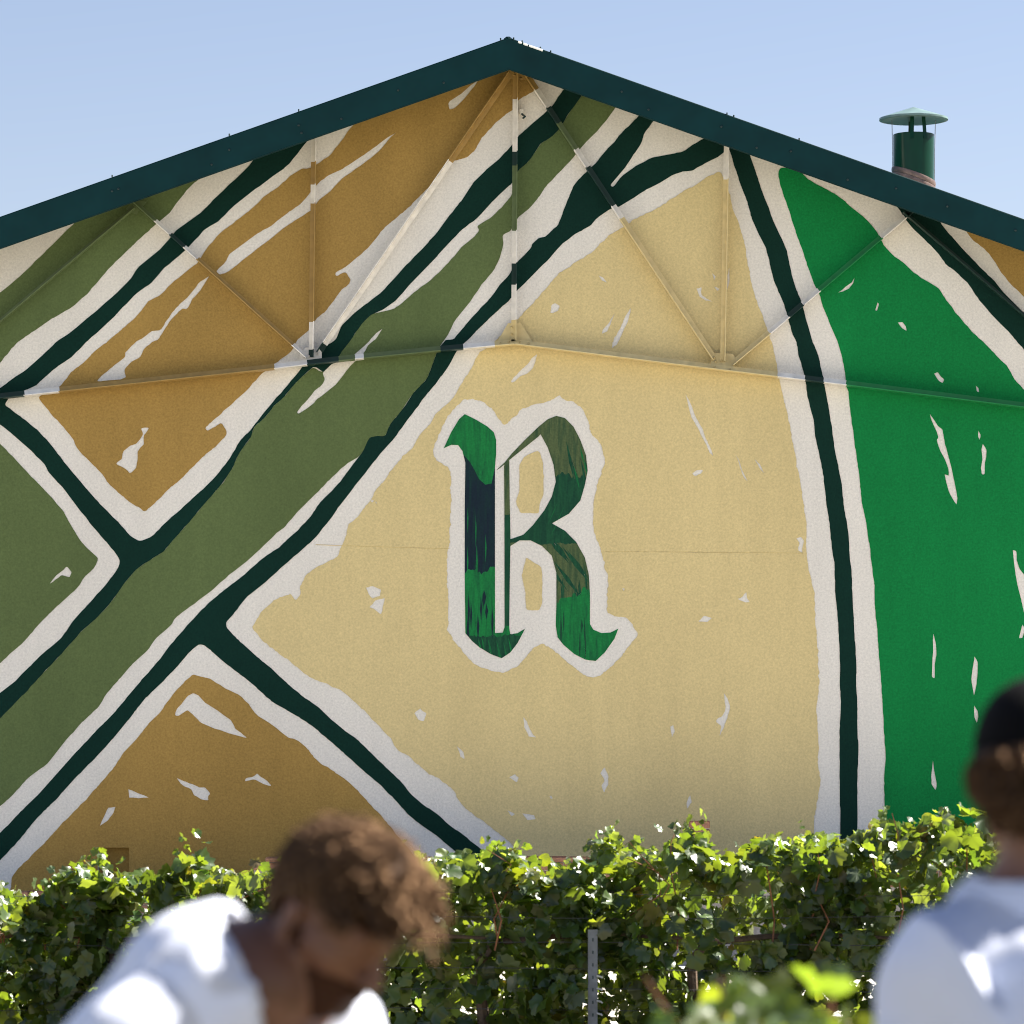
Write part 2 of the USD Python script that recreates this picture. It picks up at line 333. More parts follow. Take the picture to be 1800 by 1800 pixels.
D_2 = P('475 255 447 278 437 293 387 340 350 377 310 405 283 437 243 470 230 490 200 520 157 557 117 590 100 600 80 620 50 647 0 682 -60 720 -160 640 -420 440 -460 480 -200 690 -60 745 0 745 33 773 60 797 80 817 85 830 110 857 143 900 167 930 187 953 207 977 211 987 207 1000 190 1023 160 1057 127 1093 107 1123 77 1147 27 1197 0 1218 -160 1370 -160 1440 0 1263 50 1212 63 1197 110 1147 143 1110 173 1083 197 1057 217 1027 240 1000 260 987 287 970 310 943 333 917 353 893 373 870 393 847 410 820 420 797 440 770 447 750 467 733 480 715 500 697 520 673 537 657 550 645 558 646 564 652 570 655 584 643 600 620 617 597 633 573 643 562 653 553 677 543 697 527 727 493 750 470 787 430 813 403 840 383 863 357 877 343 900 322 910 300 930 283 950 253 970 240 983 227 1000 200 1023 167 1042 135 1010 120 993 155 987 163 970 187 953 203 933 220 910 240 900 255 877 280 853 300 833 320 813 350 787 383 770 407 743 437 713 467 690 493 667 517 640 537 620 553 600 573 590 598 563 613 548 622 533 643 520 660 500 683 480 707 463 727 440 757 423 773 403 807 380 837 360 857 320 893 293 917 267 943 247 952 230 943 207 917 173 883 147 853 113 813 90 782 67 757 33 730 8 712 17 697 63 678 97 647 127 627 153 600 187 570 217 540 243 513 267 497 287 473 317 448 333 433 360 403 383 390 413 360 443 337 480 310 507 290 523 270 545 241 570 215')
D_5 = P('1590 140 1570 210 1123 203 1123 203')
D_5L = P('783 597 797 597 817 573 840 547 863 523 877 503 897 480 907 463 933 437 937 427 948 417 957 417 980 397 987 380 997 353 1010 323 1023 310 1033 300 1047 287 1063 267 1080 250 1093 233 1110 217 1123 203 1140 175 1165 185 1150 212 1133 233 1127 253 1113 273 1097 297 1080 317 1072 326 1077 330 1093 310 1120 290 1147 277 1173 272 1200 267 1220 253 1240 242 1262 225 1300 240 1303 253 1317 270 1323 287 1330 307 1340 337 1350 363 1360 390 1373 417 1383 440 1387 463 1393 487 1400 510 1408 527 1414 550 1420 573 1428 600 1437 620 1442 643 1448 667 1452 690 1457 720 1462 750 1467 787 1472 813 1480 853 1483 887 1488 917 1492 943 1493 973 1497 1007 1498 1043 1500 1080 1502 1117 1505 1160 1505 1200 1507 1233 1507 1283 1509 1317 1507 1367 1507 1440 1507 1690 1477 1690 1477 1443 1476 1383 1476 1333 1476 1283 1478 1233 1476 1200 1477 1167 1475 1127 1472 1077 1468 1043 1467 993 1462 960 1458 920 1452 880 1448 840 1442 807 1433 767 1430 737 1420 700 1417 677 1410 643 1403 623 1400 600 1393 587 1386 562 1380 540 1370 517 1360 493 1353 463 1347 437 1333 410 1323 387 1313 353 1300 320 1290 290 1282 262 1277 262 1267 273 1240 287 1217 300 1200 302 1183 307 1163 320 1137 333 1110 350 1090 363 1073 367 1053 380 1037 397 1013 410 987 430 963 457 947 473 923 497 907 513 893 530 863 557 833 587 815 605 802 618 787 647 767 673 747 697 730 720 710 747 693 770 673 793 653 817 633 843 617 863 600 885 580 913 553 947 530 967 500 993 467 1023 433 1050 410 1080 396 1095 398 1103 417 1123 450 1153 483 1180 503 1200 533 1225 560 1243 580 1263 600 1280 628 1300 669 1340 706 1375 722 1396 747 1417 769 1431 789 1450 814 1467 860 1505 1060 1690 990 1690 810 1505 767 1468 744 1453 719 1433 692 1403 667 1378 636 1353 606 1325 578 1300 573 1297 550 1277 520 1257 483 1237 437 1197 393 1163 363 1137 355 1132 345 1135 333 1147 310 1173 287 1197 253 1230 230 1260 200 1297 170 1330 133 1367 97 1407 63 1440 37 1473 0 1513 -180 1690 -250 1690 -250 1690 0 1465 33 1430 67 1397 100 1360 133 1323 167 1287 197 1257 220 1230 246 1199 263 1180 280 1160 300 1133 320 1110 347 1080 370 1057 400 1033 430 1010 460 983 493 960 523 933 547 907 563 883 583 863 600 844 613 827 627 807 636 797 643 782 650 768 663 766 677 767 685 747 707 720 727 690 750 667 763 633 768 618')
D_7 = P('1560 340 1577 363 1590 383 1603 400 1627 423 1647 443 1663 465 1683 480 1703 500 1723 530 1747 557 1773 583 1800 615 1870 700 1940 800 2000 920 2060 1100 2080 1300 2080 1690 2150 1690 2150 1300 2120 1080 2050 880 1960 740 1880 640 1800 550 1767 517 1747 493 1720 467 1697 443 1683 427 1667 410 1653 393 1640 350')
SCR_OCHRE = [P(s) for s in (
 '698 232 680 243 657 260 633 277 600 298 580 307 560 321 547 337 527 360 507 373 477 397 453 410 430 427 403 447 397 460 380 477 387 483 403 477 427 457 453 437 480 417 500 400 520 387 547 370 560 353 580 337 600 315 617 303 640 287 667 265 690 238',
 '368 485 350 497 337 513 330 523 320 530 300 553 283 580 267 582 247 597 240 600 220 620 220 628 200 643 177 662 170 670 190 669 213 667 222 663 218 650 230 637 247 627 253 613 270 600 277 598 300 563 320 543 330 543 337 527 353 510',
 '842 140 827 150 813 163 788 180 790 193 800 190 813 177 830 157',
 '262 752 248 752 252 763 240 780 230 783 217 793 214 807 203 815 217 822 230 833 240 822 243 803 242 793 253 780 252 767',
 '340 1218 330 1223 320 1237 310 1247 307 1257 313 1259 330 1248 340 1257 353 1270 370 1278 390 1285 413 1292 435 1298 423 1287 415 1283 407 1267 380 1247 360 1235 350 1223',
 '310 1367 320 1380 337 1388 340 1397 353 1405 367 1407 365 1400 370 1395 360 1383 353 1385 337 1378 323 1373',
 '225 1387 227 1402 247 1403 262 1402 250 1397 231 1389', '203 1418 190 1420 182 1437 175 1452 190 1442 200 1428',
 '430 1373 433 1367 445 1366 452 1359 458 1365 470 1372 478 1382 463 1378 448 1370')]
SCR_OLIVE = [P(s) for s in (
 '673 577 660 587 650 598 640 608 627 620 612 632 600 636 584 639 575 648 567 655 571 667 565 678 553 687 543 700 530 714 521 725 524 728 540 718 553 708 557 702 577 687 590 677 603 660 615 645 627 633 640 620 648 605 660 597',
 '87 1027 97 1013 110 1003 117 995 126 1005 123 1015 115 1013 108 1011 98 1019')]
SCR_YELLOW = [P(s) for s in (
 '1052 485 1060 487 1067 497 1058 493', '967 550 970 536 976 533 984 537 981 546 972 551', '1080 550 1072 565 1060 580 1058 587 1067 583 1073 570',
 '1110 540 1100 555 1090 575 1078 600 1075 613 1085 605 1095 583 1105 563', '944 622 935 630 927 640 912 655 898 669 898 673 905 671 914 661 925 658 936 648 941 635',
 '643 1033 655 1030 670 1037 668 1047 655 1052 648 1045', '650 1067 660 1055 677 1052 673 1067 670 1080 660 1072', '653 878 657 880 655 884 652 882', '659 881 663 883 661 886',
 '1205 693 1215 710 1222 730 1235 755 1245 780 1255 803 1248 797 1238 775 1225 750 1215 733 1210 712', '1217 832 1225 827 1235 825 1233 832 1222 837',
 '1293 798 1300 812 1305 827 1315 847 1308 840 1302 825', '1327 807 1335 815 1344 832 1335 823', '1400 947 1405 955 1403 968 1410 972 1413 950 1408 944',
 '1297 1052 1305 1048 1312 1040 1313 1050 1318 1058 1307 1058', '1228 1092 1238 1082 1252 1087 1243 1093', '1252 480 1258 485 1256 493', '1225 507 1233 505 1233 518 1242 525 1253 530 1240 528 1228 520',
 '1256 504 1265 508 1260 512', '1282 470 1279 487 1278 512 1283 492',
 '1272 1218 1280 1230 1284 1243 1278 1262 1272 1280 1265 1295 1268 1275 1258 1270 1262 1262 1270 1258 1276 1245', '1213 1398 1216 1410 1208 1422 1206 1412',
 '803 1311 815 1322 817 1335 810 1330', '895 1367 905 1360 912 1367 908 1375', '1055 1358 1063 1348 1070 1365 1068 1383 1062 1395 1057 1380 1063 1372', '966 1400 969 1398 971 1403 968 1405',
 '892 1425 905 1430 900 1435', '918 1430 938 1432 942 1440 928 1442', '728 1254 738 1246 750 1254 744 1268 735 1265', '920 1260 926 1268 932 1282 942 1297 930 1295 922 1278', '1178 1278 1184 1274 1186 1284 1181 1296',
 '1094 1034 1098 1035 1096 1039')]
SCR_GREEN = [P(s) for s in (
 '1502 488 1497 497 1488 503 1480 510 1472 515 1480 513 1492 508 1500 497', '1543 532 1540 540 1538 546 1541 547 1545 535', '1578 567 1586 566 1592 573 1594 582 1585 577',
 '1642 657 1648 654 1655 663 1660 667 1657 673 1650 669', '1715 678 1720 682 1721 690 1717 688',
 '1634 727 1643 740 1650 750 1657 755 1661 780 1668 805 1673 825 1678 850 1683 875 1682 888 1675 878 1668 865 1663 845 1660 833 1668 837 1667 822 1662 810 1655 797 1650 785 1646 773 1650 770 1645 755 1638 740',
 '1720 757 1724 765 1722 774 1719 766', '1727 780 1734 790 1734 800 1731 815 1731 834 1726 835 1724 822 1727 808 1725 790',
 '1780 966 1787 970 1787 985 1792 1000 1803 1014 1806 1060 1801 1080 1795 1055 1790 1035 1785 1010 1782 985', '1797 1098 1802 1105 1797 1122 1791 1122',
 '1640 1113 1645 1130 1646 1150 1643 1170 1643 1193 1638 1190 1639 1165 1640 1140', '1713 1153 1719 1165 1718 1185 1716 1205 1712 1224 1709 1205 1707 1195 1710 1175', '1712 1240 1719 1250 1720 1260 1717 1271 1713 1260',
 '1640 1335 1642 1355 1647 1380 1645 1390 1638 1380 1637 1365')]
HALO = P('813 703 830 702 847 705 860 713 873 730 887 747 900 737 917 720 937 710 960 707 977 700 983 695 990 702 1010 707 1023 717 1033 740 1040 763 1057 782 1060 797 1063 817 1053 840 1047 867 1043 887 1043 933 1057 970 1063 997 1070 1017 1067 1050 1068 1077 1080 1083 1100 1085 1110 1093 1122 1117 1110 1130 1097 1147 1080 1167 1057 1187 1040 1192 1023 1185 1000 1167 973 1143 953 1130 940 1137 923 1157 907 1173 883 1183 860 1178 833 1167 817 1150 800 1130 787 1110 788 1067 785 983 790 950 792 917 792 850 793 830 787 820 767 810 760 793 767 773 777 750 793 723')
COUNTERS = [P('945 792 923 802 913 817 913 860 907 883 915 902 947 902 948 887 955 867 955 817 950 797'), P('925 980 920 1000 917 1013 923 1037 925 1072 948 1073 953 1060 953 1020 952 997 940 990')]
R_STEM = P('817 728 837 738 857 750 868 760 872 773 872 800 870 820 870 1113 884 1112 887 1102 887 960 886 820 888 815 895 808 897 945 897 960 895 1103 897 1115 910 1113 923 1105 910 1130 897 1147 882 1157 863 1150 843 1138 830 1127 818 1113 817 1017 817 900 818 813 813 793 805 782 793 782 780 788 793 760 807 737')
R_BOWL = P('872 827 887 813 900 797 923 773 947 750 963 737 978 731 993 735 1008 750 1020 773 1030 800 1033 827 1028 853 1020 880 1000 903 970 920 993 933 1013 953 1028 980 1035 1010 1037 1043 1037 1097 1043 1107 1057 1113 1073 1112 1087 1105 1080 1123 1063 1147 1047 1162 1030 1160 1010 1150 990 1133 980 1120 977 1100 978 1060 978 1007 970 977 953 960 933 950 913 950 897 960 897 948 920 940 937 923 957 897 970 873 977 847 973 817 963 787 950 763 947 767 897 807 880 822')
JOINTS = [P('555 957 640 960 790 964 790 964.9 640 960.9 555 957.9'), P('1064 969 1200 970 1412 972 1412 972.7 1200 970.7 1064 969.7')]
VENT = sbox(172, 1490, 227, 1545)

def rough_edge(a, amp, step=4.0, seed=0):
    """Closed outline with a hand-brushed edge: resampled, softened, then nudged by noise."""
    a = np.vstack([a, a[:1]])
    seg = np.linalg.norm(np.diff(a, axis=0), axis=1)
    t = np.concatenate([[0], np.cumsum(seg)])
    n = max(8, int(t[-1] / step))
    u = np.linspace(0, t[-1], n, endpoint=False)
    b = np.stack([np.interp(u, t, a[:, 0]), np.interp(u, t, a[:, 1])], 1)
    if n > 40:
        b = 0.25 * np.roll(b, 1, 0) + 0.5 * b + 0.25 * np.roll(b, -1, 0)
    q = np.c_[b, np.full(n, seed * 7.3)]
    d = np.stack([fbm(q / 9.0, 3, seed) + 0.5 * noise(q / 3.0, seed + 9) - 0.75, fbm(q / 9.0, 3, seed + 31) + 0.5 * noise(q / 3.0, seed + 40) - 0.75], 1)
    return b + 2.0 * amp * d
def poly(a, amp=1.0, seed=0, step=4.0):
    g = Polygon(rough_edge(a, amp, step, seed)).buffer(0)
    return g
def polys(list_, amp=0.5, seed=50):
    return unary_union([Polygon(rough_edge(a, amp, 2.5, seed + i)).buffer(0) for i, a in enumerate(list_)])

g_dark = unary_union([poly(D_2, 0.9, 1), poly(D_5L, 0.9, 2), poly(D_7, 0.9, 3)])
g_scr_o, g_scr_ol, g_scr_y, g_scr_g = polys(SCR_OCHRE, .9), polys(SCR_OLIVE, .7), polys(SCR_YELLOW, 1.3), polys(SCR_GREEN, 0.6)
g_letter = unary_union([Polygon(R_STEM).buffer(0), Polygon(R_BOWL).buffer(0)]).buffer(0.8).buffer(-0.8)
g_halo = poly(HALO, 2.4, 11, 3.0).difference(polys(COUNTERS, 1.2, 70))
ROOFLINE = Polygon([(-900, 702), (893, 70), (2700, 704), (2700, 1700), (-900, 1700)])
def region(g):
    return g.intersection(ROOFLINE).difference(VENT)
g_ochre_a = region(poly(OCHRE_A, 1.3, 4).difference(g_scr_o).difference(g_dark))
g_ochre_b = region(poly(OCHRE_B, 1.2, 5).difference(g_scr_o).difference(g_dark))
g_ochre_c = region(poly(OCHRE_C, 1.2, 6).difference(g_dark))
g_olive_1 = region(poly(OLIVE_1, 1.0, 7).difference(g_dark))
g_olive_m = region(poly(OLIVE_M, 1.0, 8).difference(g_dark).difference(g_scr_ol))
g_olive_l = region(poly(OLIVE_L, 1.0, 9).difference(g_scr_ol).difference(g_dark))
g_yellow = region(poly(YELLOW, 2.2, 10).difference(g_scr_y).difference(g_halo).difference(g_dark).difference(polys(JOINTS, 0.4, 200)))
g_green = region(poly(GREEN, 0.9, 12).difference(g_scr_g).difference(g_dark))
g_dark_c = region(g_dark.difference(g_scr_ol))
# bands of colour across the letter, with ragged brush ends
def ragged(y0, x0=760, x1=900, amp=16, seed=0, slope=0.0):
    xs = np.arange(x0, x1 + 1, 2.0)
    q = np.c_[xs / 9.0, np.full(len(xs), seed), xs * 0]
    return np.c_[xs, y0 + slope * (xs - x0) + amp * (noise(q, seed) + 0.6 * noise(q * 3, seed + 3) - 0.8)]
def below(line, depth=600):
    return Polygon(np.vstack([line, [[line[-1, 0], line[-1, 1] + depth], [line[0, 0], line[0, 1] + depth]]])).buffer(0)
stem_zone = g_letter.intersection(unary_union([sbox(760, 700, 872, 1200), sbox(870, 1100, 930, 1200)]))
hair_line = g_letter.intersection(sbox(872, 815, 897, 1100))
bowl_zone = g_letter.difference(stem_zone).difference(hair_line)
drip = Polygon(P('810 794 880 794 872 812 868 830 864 850 853 852 842 842 834 826 826 812'))
def streaks(x0, x1, y0, y1, n, seed, w=2.2, lean=0.0):
    r = np.random.default_rng(seed); out = []
    for _ in range(n):
        x, y, l = r.uniform(x0, x1), r.uniform(y0, y1), r.uniform(25, 75)
        ww = r.uniform(0.5, 1) * w
        out.append(Polygon([(x - ww * .2, y), (x + ww + lean * l * .5, y + l * .45), (x + lean * l, y + l), (x - ww + lean * l * .5, y + l * .55)]).buffer(0))
    return unary_union(out)
lower_green = below(ragged(1015, amp=14, seed=4, slope=-0.25))
l_dark = stem_zone.difference(below(ragged(1024, x1=940, amp=14, seed=4, slope=-0.25))).difference(sbox(760, 700, 880, 800)).difference(drip)
l_dark = l_dark.difference(streaks(820, 862, 850, 960, 5, 5)).union(stem_zone.intersection(below(ragged(1024, x1=940, amp=14, seed=4, slope=-0.25))).intersection(streaks(822, 866, 1030, 1085, 9, 6, 3.0)))
l_deep = unary_union([stem_zone.intersection(below(ragged(1118, x1=940, amp=8, seed=8))), hair_line.intersection(sbox(860, 905, 900, 1110)),
                      bowl_zone.intersection(below(ragged(835, 890, 1045, 14, 9))).difference(below(ragged(956, 880, 1100, 5, 19))), bowl_zone.intersection(streaks(985, 1030, 1070, 1110, 7, 29, 2.2)),
                      bowl_zone.intersection(streaks(985, 1030, 760, 830, 6, 21, 3.0, 0.2)), bowl_zone.intersection(streaks(940, 1010, 940, 985, 9, 22, 2.5, 0.75)), bowl_zone.intersection(streaks(985, 1030, 990, 1040, 9, 23, 2.0, 0.1))]).difference(l_dark)
l_green = unary_union([stem_zone.difference(l_dark), bowl_zone.intersection(below(ragged(1062, 965, 1100, 14, 10, -0.35))).difference(streaks(985, 1030, 1070, 1110, 7, 29, 2.2)),
                       bowl_zone.intersection(streaks(1000, 1028, 770, 820, 3, 27, 2.0, 0.25)), bowl_zone.intersection(streaks(960, 1000, 850, 890, 3, 28, 1.6, -0.45))])
l_green = l_green.difference(stem_zone.intersection(below(ragged(1118, x1=940, amp=8, seed=8))).difference(streaks(830, 900, 1110, 1130, 6, 30, 1.5, 0.2)))
l_deep = l_deep.difference(l_green)
l_olive = g_letter.difference(unary_union([l_dark, l_deep, l_green]))

def flat(g, Y, simplify=0.3):
    """Triangulated sheet of a pixel-space region on the plane at distance Y, facing the camera."""
    g = g.simplify(simplify)
    vs, fs, n = [], [], 0
    for q in getattr(g, 'geoms', [g]):
        if q.geom_type != 'Polygon' or q.area < 2:
            continue
        v, f = trimesh.creation.triangulate_polygon(q, engine='earcut')
        s = WALL * K
        w = np.c_[(v[:, 0] - 900) * s, np.full(len(v), Y), EYE - (v[:, 1] - 1389) * s]
        a = np.cross(w[f[:, 1]] - w[f[:, 0]], w[f[:, 2]] - w[f[:, 0]])
        f = np.where((a[:, 1] > 0)[:, None], f[:, ::-1], f)
        vs.append(w); fs.append(f + n); n += len(w)
    return np.vstack(vs), np.vstack(fs)

PAINT = [(g_dark_c, C_DARK), (g_ochre_a, C_OCHRE), (g_ochre_b, C_OCHRE), (g_ochre_c, C_OCHRE), (g_olive_1, C_OLIVE), (g_olive_m, C_OLIVE), (g_olive_l, C_OLIVE), (g_yellow, C_YELLOW), (g_green, C_GREEN)]
PAINT_P = [(prep(g), c) for g, c in PAINT]
def paint_at(px, py):
    pt = Point(px, py)
    for g, c in PAINT_P:
        if g.contains(pt):
            return c
    return C_CREAM
# ---------------------------------------------------------------- ground
gv, gf = trimesh.creation.box([3000, 3000, 1]).vertices, trimesh.creation.box([3000, 3000, 1]).faces
xs = np.concatenate([np.linspace(-1500, -30, 20), np.linspace(-28, 28, 57), np.linspace(30, 1500, 20)])
ys = np.concatenate([np.linspace(-1500, -12, 20), np.linspace(-10, 60, 71), np.linspace(64, 1500, 20)])
gx, gy = np.meshgrid(xs, ys, indexing='ij')
gz = np.where((np.abs(gx) < 40) & (gy < 38) & (gy > -14), 0.06 * (fbm(np.stack([gx * .6, gy * .6, gx * 0], -1), 3, 5) - 0.9), -0.03)
i = np.arange(len(xs) - 1)[:, None] * len(ys) + np.arange(len(ys) - 1)[None]
q = np.stack([i, i + len(ys), i + len(ys) + 1, i + 1], -1).reshape(-1, 4)
part('ground', (np.stack([gx, gy, gz], -1).reshape(-1, 3), np.vstack([q[:, [0, 1, 2]], q[:, [0, 2, 3]]])), M['soil'], kind='structure', smooth=True)
part('bounce_yard', bx(-45, 45, 29.0, WALL - 0.001, -0.2, 0.075), M['bounce_gravel'], kind='structure')  # unseen pale yard, added to bounce sunlight up onto the shaded wall

# ---------------------------------------------------------------- the painted building
S = WALL * K
B = thing('painted_building', 'gabled building with a green, ochre and yellow mural around a blackletter R', 'building', (0, WALL, 0))
RIDGE_X = (897 - 900) * S
def roof_z(x, top=68.0):                      # line of the roof edge on the wall plane: photo row "top" at the ridge
    return EYE - (top - 1389) * S - abs(x - RIDGE_X) * 0.3525
HALF, DEEP = 9.2, 24.0
OVER = 0.60                                    # roof overhang in front of the wall
# gable wall with the recessed opening low on the left
vx0, vx1, vz1, vz0 = (172 - 900) * S, (227 - 900) * S, EYE - (1490 - 1389) * S, EYE - (1545 - 1389) * S
outline = Polygon([(-HALF, 0), (HALF, 0), (HALF, roof_z(HALF) - 0.05), (RIDGE_X, roof_z(RIDGE_X) - 0.05), (-HALF, roof_z(-HALF) - 0.05)])
outline = outline.difference(sbox(vx0, vz0, vx1, vz1))
w2 = trimesh.creation.extrude_polygon(outline, 0.3, engine='earcut')
v = np.array(w2.vertices); v = np.c_[v[:, 0], WALL + 0.3 - v[:, 2], v[:, 1]]
wall = part('gable_wall', (v, np.array(w2.faces)), M['cream'], B, label='cream plastered gable wall under the mural')
part('vent_recess', bx(vx0 - 0.05, vx1 + 0.05, WALL + 0.14, WALL + 0.2, vz0 - .05, vz1 + .05), M['ochre'], wall)
PY = WALL - 0.004
def painted(name, g, mat, lab=None, least=250):
    """Each separate patch of one paint is a piece of its own; the flecks are joined."""
    gs = [q for q in getattr(g, 'geoms', [g]) if q.geom_type == 'Polygon']
    for q in sorted(gs, key=lambda q: -q.area):
        if q.area >= least:
            part(name, flat(q, PY), mat, wall, label=lab)
    few = [q for q in gs if 4 < q.area < least]
    if few:
        part('paint_fleck', flat(shapely.MultiPolygon(few), PY), mat, wall, kind='stuff')
painted('dark_green_line', g_dark_c, M['dark'])
painted('ochre_field', g_ochre_a, M['ochre'], 'ochre diamond with brush gaps at the upper left')
painted('ochre_field', g_ochre_b, M['ochre'], 'ochre triangle at the lower left')
painted('ochre_field', g_ochre_c, M['ochre'], 'ochre field at the far right under the eaves')
painted('olive_band', g_olive_1, M['olive'], 'short olive band under the left eaves')
painted('olive_band', g_olive_m, M['olive'], 'long diagonal olive band')
painted('olive_field', g_olive_l, M['olive'])
painted('yellow_field', g_yellow, M['yellow'])
painted('green_field', g_green, M['green'])
M['joint'] = plaster('yellow_joint_paint', (0.60, 0.45, 0.18))
painted('wall_joint', unary_union([Polygon(j) for j in JOINTS]), M['joint'], least=40)
painted('letter_green_stroke', l_green, M['letter_green'], least=120)
painted('letter_dark_stroke', l_dark, M['letter_dark'], least=120)
painted('letter_deep_green_stroke', l_deep, M['letter_deep'], least=120)
painted('letter_olive_stroke', l_olive, M['letter_olive'], least=120)

# side and back walls
for sx in (-1, 1):
    part('side_wall', bx(min(sx * HALF, sx * (HALF - .3)), max(sx * HALF, sx * (HALF - .3)), WALL + 0.3, WALL + DEEP - 0.3, 0, roof_z(HALF) - 0.12), M['cream'], B)
w3 = trimesh.creation.extrude_polygon(Polygon([(-HALF, 0), (HALF, 0), (HALF, roof_z(HALF) - 0.05), (RIDGE_X, roof_z(RIDGE_X) - 0.05), (-HALF, roof_z(-HALF) - 0.05)]), 0.3, engine='earcut')
v = np.array(w3.vertices)
part('back_wall', (np.c_[v[:, 0], WALL + DEEP - v[:, 2], v[:, 1]], np.array(w3.faces)), M['cream'], B)

# roof: two slopes of ribbed sheet; fascia boards along the front edge
FY = WALL - OVER
fs = FY * K
def fz(px_off, row):                            # height on the fascia plane
    return EYE - (row - 1389) * fs
FR = (893 - 900) * fs
def slope(side):
    e = HALF + 0.5
    n = 48
    ys = np.linspace(FY + 0.03, WALL + DEEP + 0.3, n * 6 + 1)
    ph = np.arange(len(ys)) % 6
    rib = np.where((ph == 2) | (ph == 3), 0.022, 0.0)
    x0, x1 = FR, FR + side * e
    z0 = fz(0, 68) - 0.035
    pts = []
    for x, z in ((x0, z0), (x1, z0 - e * 0.3525)):
        pts.append(np.c_[np.full(len(ys), x), ys, z + rib])
        pts.append(np.c_[np.full(len(ys), x), ys, z - 0.03 + 0 * rib])
    v = np.vstack([pts[0], pts[2], pts[3], pts[1]])
    m = len(ys)
    f = []
    for a, b in ((0, 1), (1, 2), (2, 3), (3, 0)):
        i = np.arange(m - 1)
        qd = np.stack([a * m + i, b * m + i, b * m + i + 1, a * m + i + 1], 1)
        f += [qd[:, [0, 1, 2]], qd[:, [0, 2, 3]]]
    for e_ in (0, m - 1):
        f.append(np.array([[e_, m + e_, 2 * m + e_], [e_, 2 * m + e_, 3 * m + e_]]))
    f = np.vstack(f)
    return (v, f if side < 0 else f[:, ::-1])
roofs = [part('roof_slope', slope(s), M['sheet'], B) for s in (-1, 1)]
part('ridge_cap', tube([(FR, FY + 0.02, fz(0, 68) - 0.02), (FR, WALL + DEEP + 0.3, fz(0, 68) - 0.02)], 0.045, 10), M['sheet'], roofs[0])
fasc = []
for side in (-1, 1):
    xe = side * (HALF + 0.5)
    zt, zb = fz(0, 68), fz(0, 121)
    dz = abs(xe - FR) * 0.3525
    bot_x = FR + 0.012
    pts = np.array([(FR, zt), (xe, zt - dz), (xe, zb - dz), (bot_x, zb)])
    g = Polygon(pts)
    e = trimesh.creation.extrude_polygon(g, 0.03, engine='earcut'); v = np.array(e.vertices)
    fm = part('fascia_board', (np.c_[v[:, 0], FY + 0.03 - v[:, 2], v[:, 1]], np.array(e.faces)), M['sheet'], B)
    fasc.append(fm)
    part('edge_bead', tube([(FR, FY + 0.012, zt + 0.004), (xe, FY + 0.012, zt - dz + 0.004)], 0.011 if side > 0 else 0.007, 8), M['sheet'], fm)
    # returned lower lip of the folded sheet
    part('fascia_lip', (lambda a: a)(tube([(bot_x, FY + 0.02, zb - 0.002), (xe, FY + 0.02, zb - dz - 0.002)], 0.006, 6)), M['sheet'], fm)
    heads = [(p, 0.42) for p in ((208, 197, 403, 525, 700) if side < 0 else (1093, 1268, 1390, 1575, 1665, 1785))] + [(p, 0.7) for p in ((372, 530, 600, 780) if side < 0 else (1140, 1330, 1490, 1620))]
    for px, fr in heads[:9]:
        x = (px - 900) * fs
        z = zt - abs(x - FR) * 0.3525 - 0.28 * fr
        part('screw_head', trimesh.creation.icosphere(1, 0.011).apply_translation([x, FY - 0.002, z]), M['dark_sheet'], fm)
    for px in ((197, 403, 525, 880) if side < 0 else (903, 918, 950, 968, 1290, 1405, 1278)):
        x = (px - 900) * fs
        part('sheet_screw', trimesh.creation.cylinder(0.007, 0.02, sections=6).apply_translation([x, FY + 0.012, zt - abs(x - FR) * 0.3525 + 0.022]), M['dark_sheet'], fm)
for a, b in ((911, 917), (920, 928), (930, 954)):
    x0, x1 = (a - 900) * fs, (b - 900) * fs
    z0, z1 = fz(0, 68) - (x0 - FR) * 0.3525, fz(0, 68) - (x1 - FR) * 0.3525
    part('white_closure_strip', tube([(x0, FY + 0.004, z0 + 0.004), (x1, FY + 0.004, z1 + 0.004)], 0.011, 6), M['white_flake'], fasc[1])

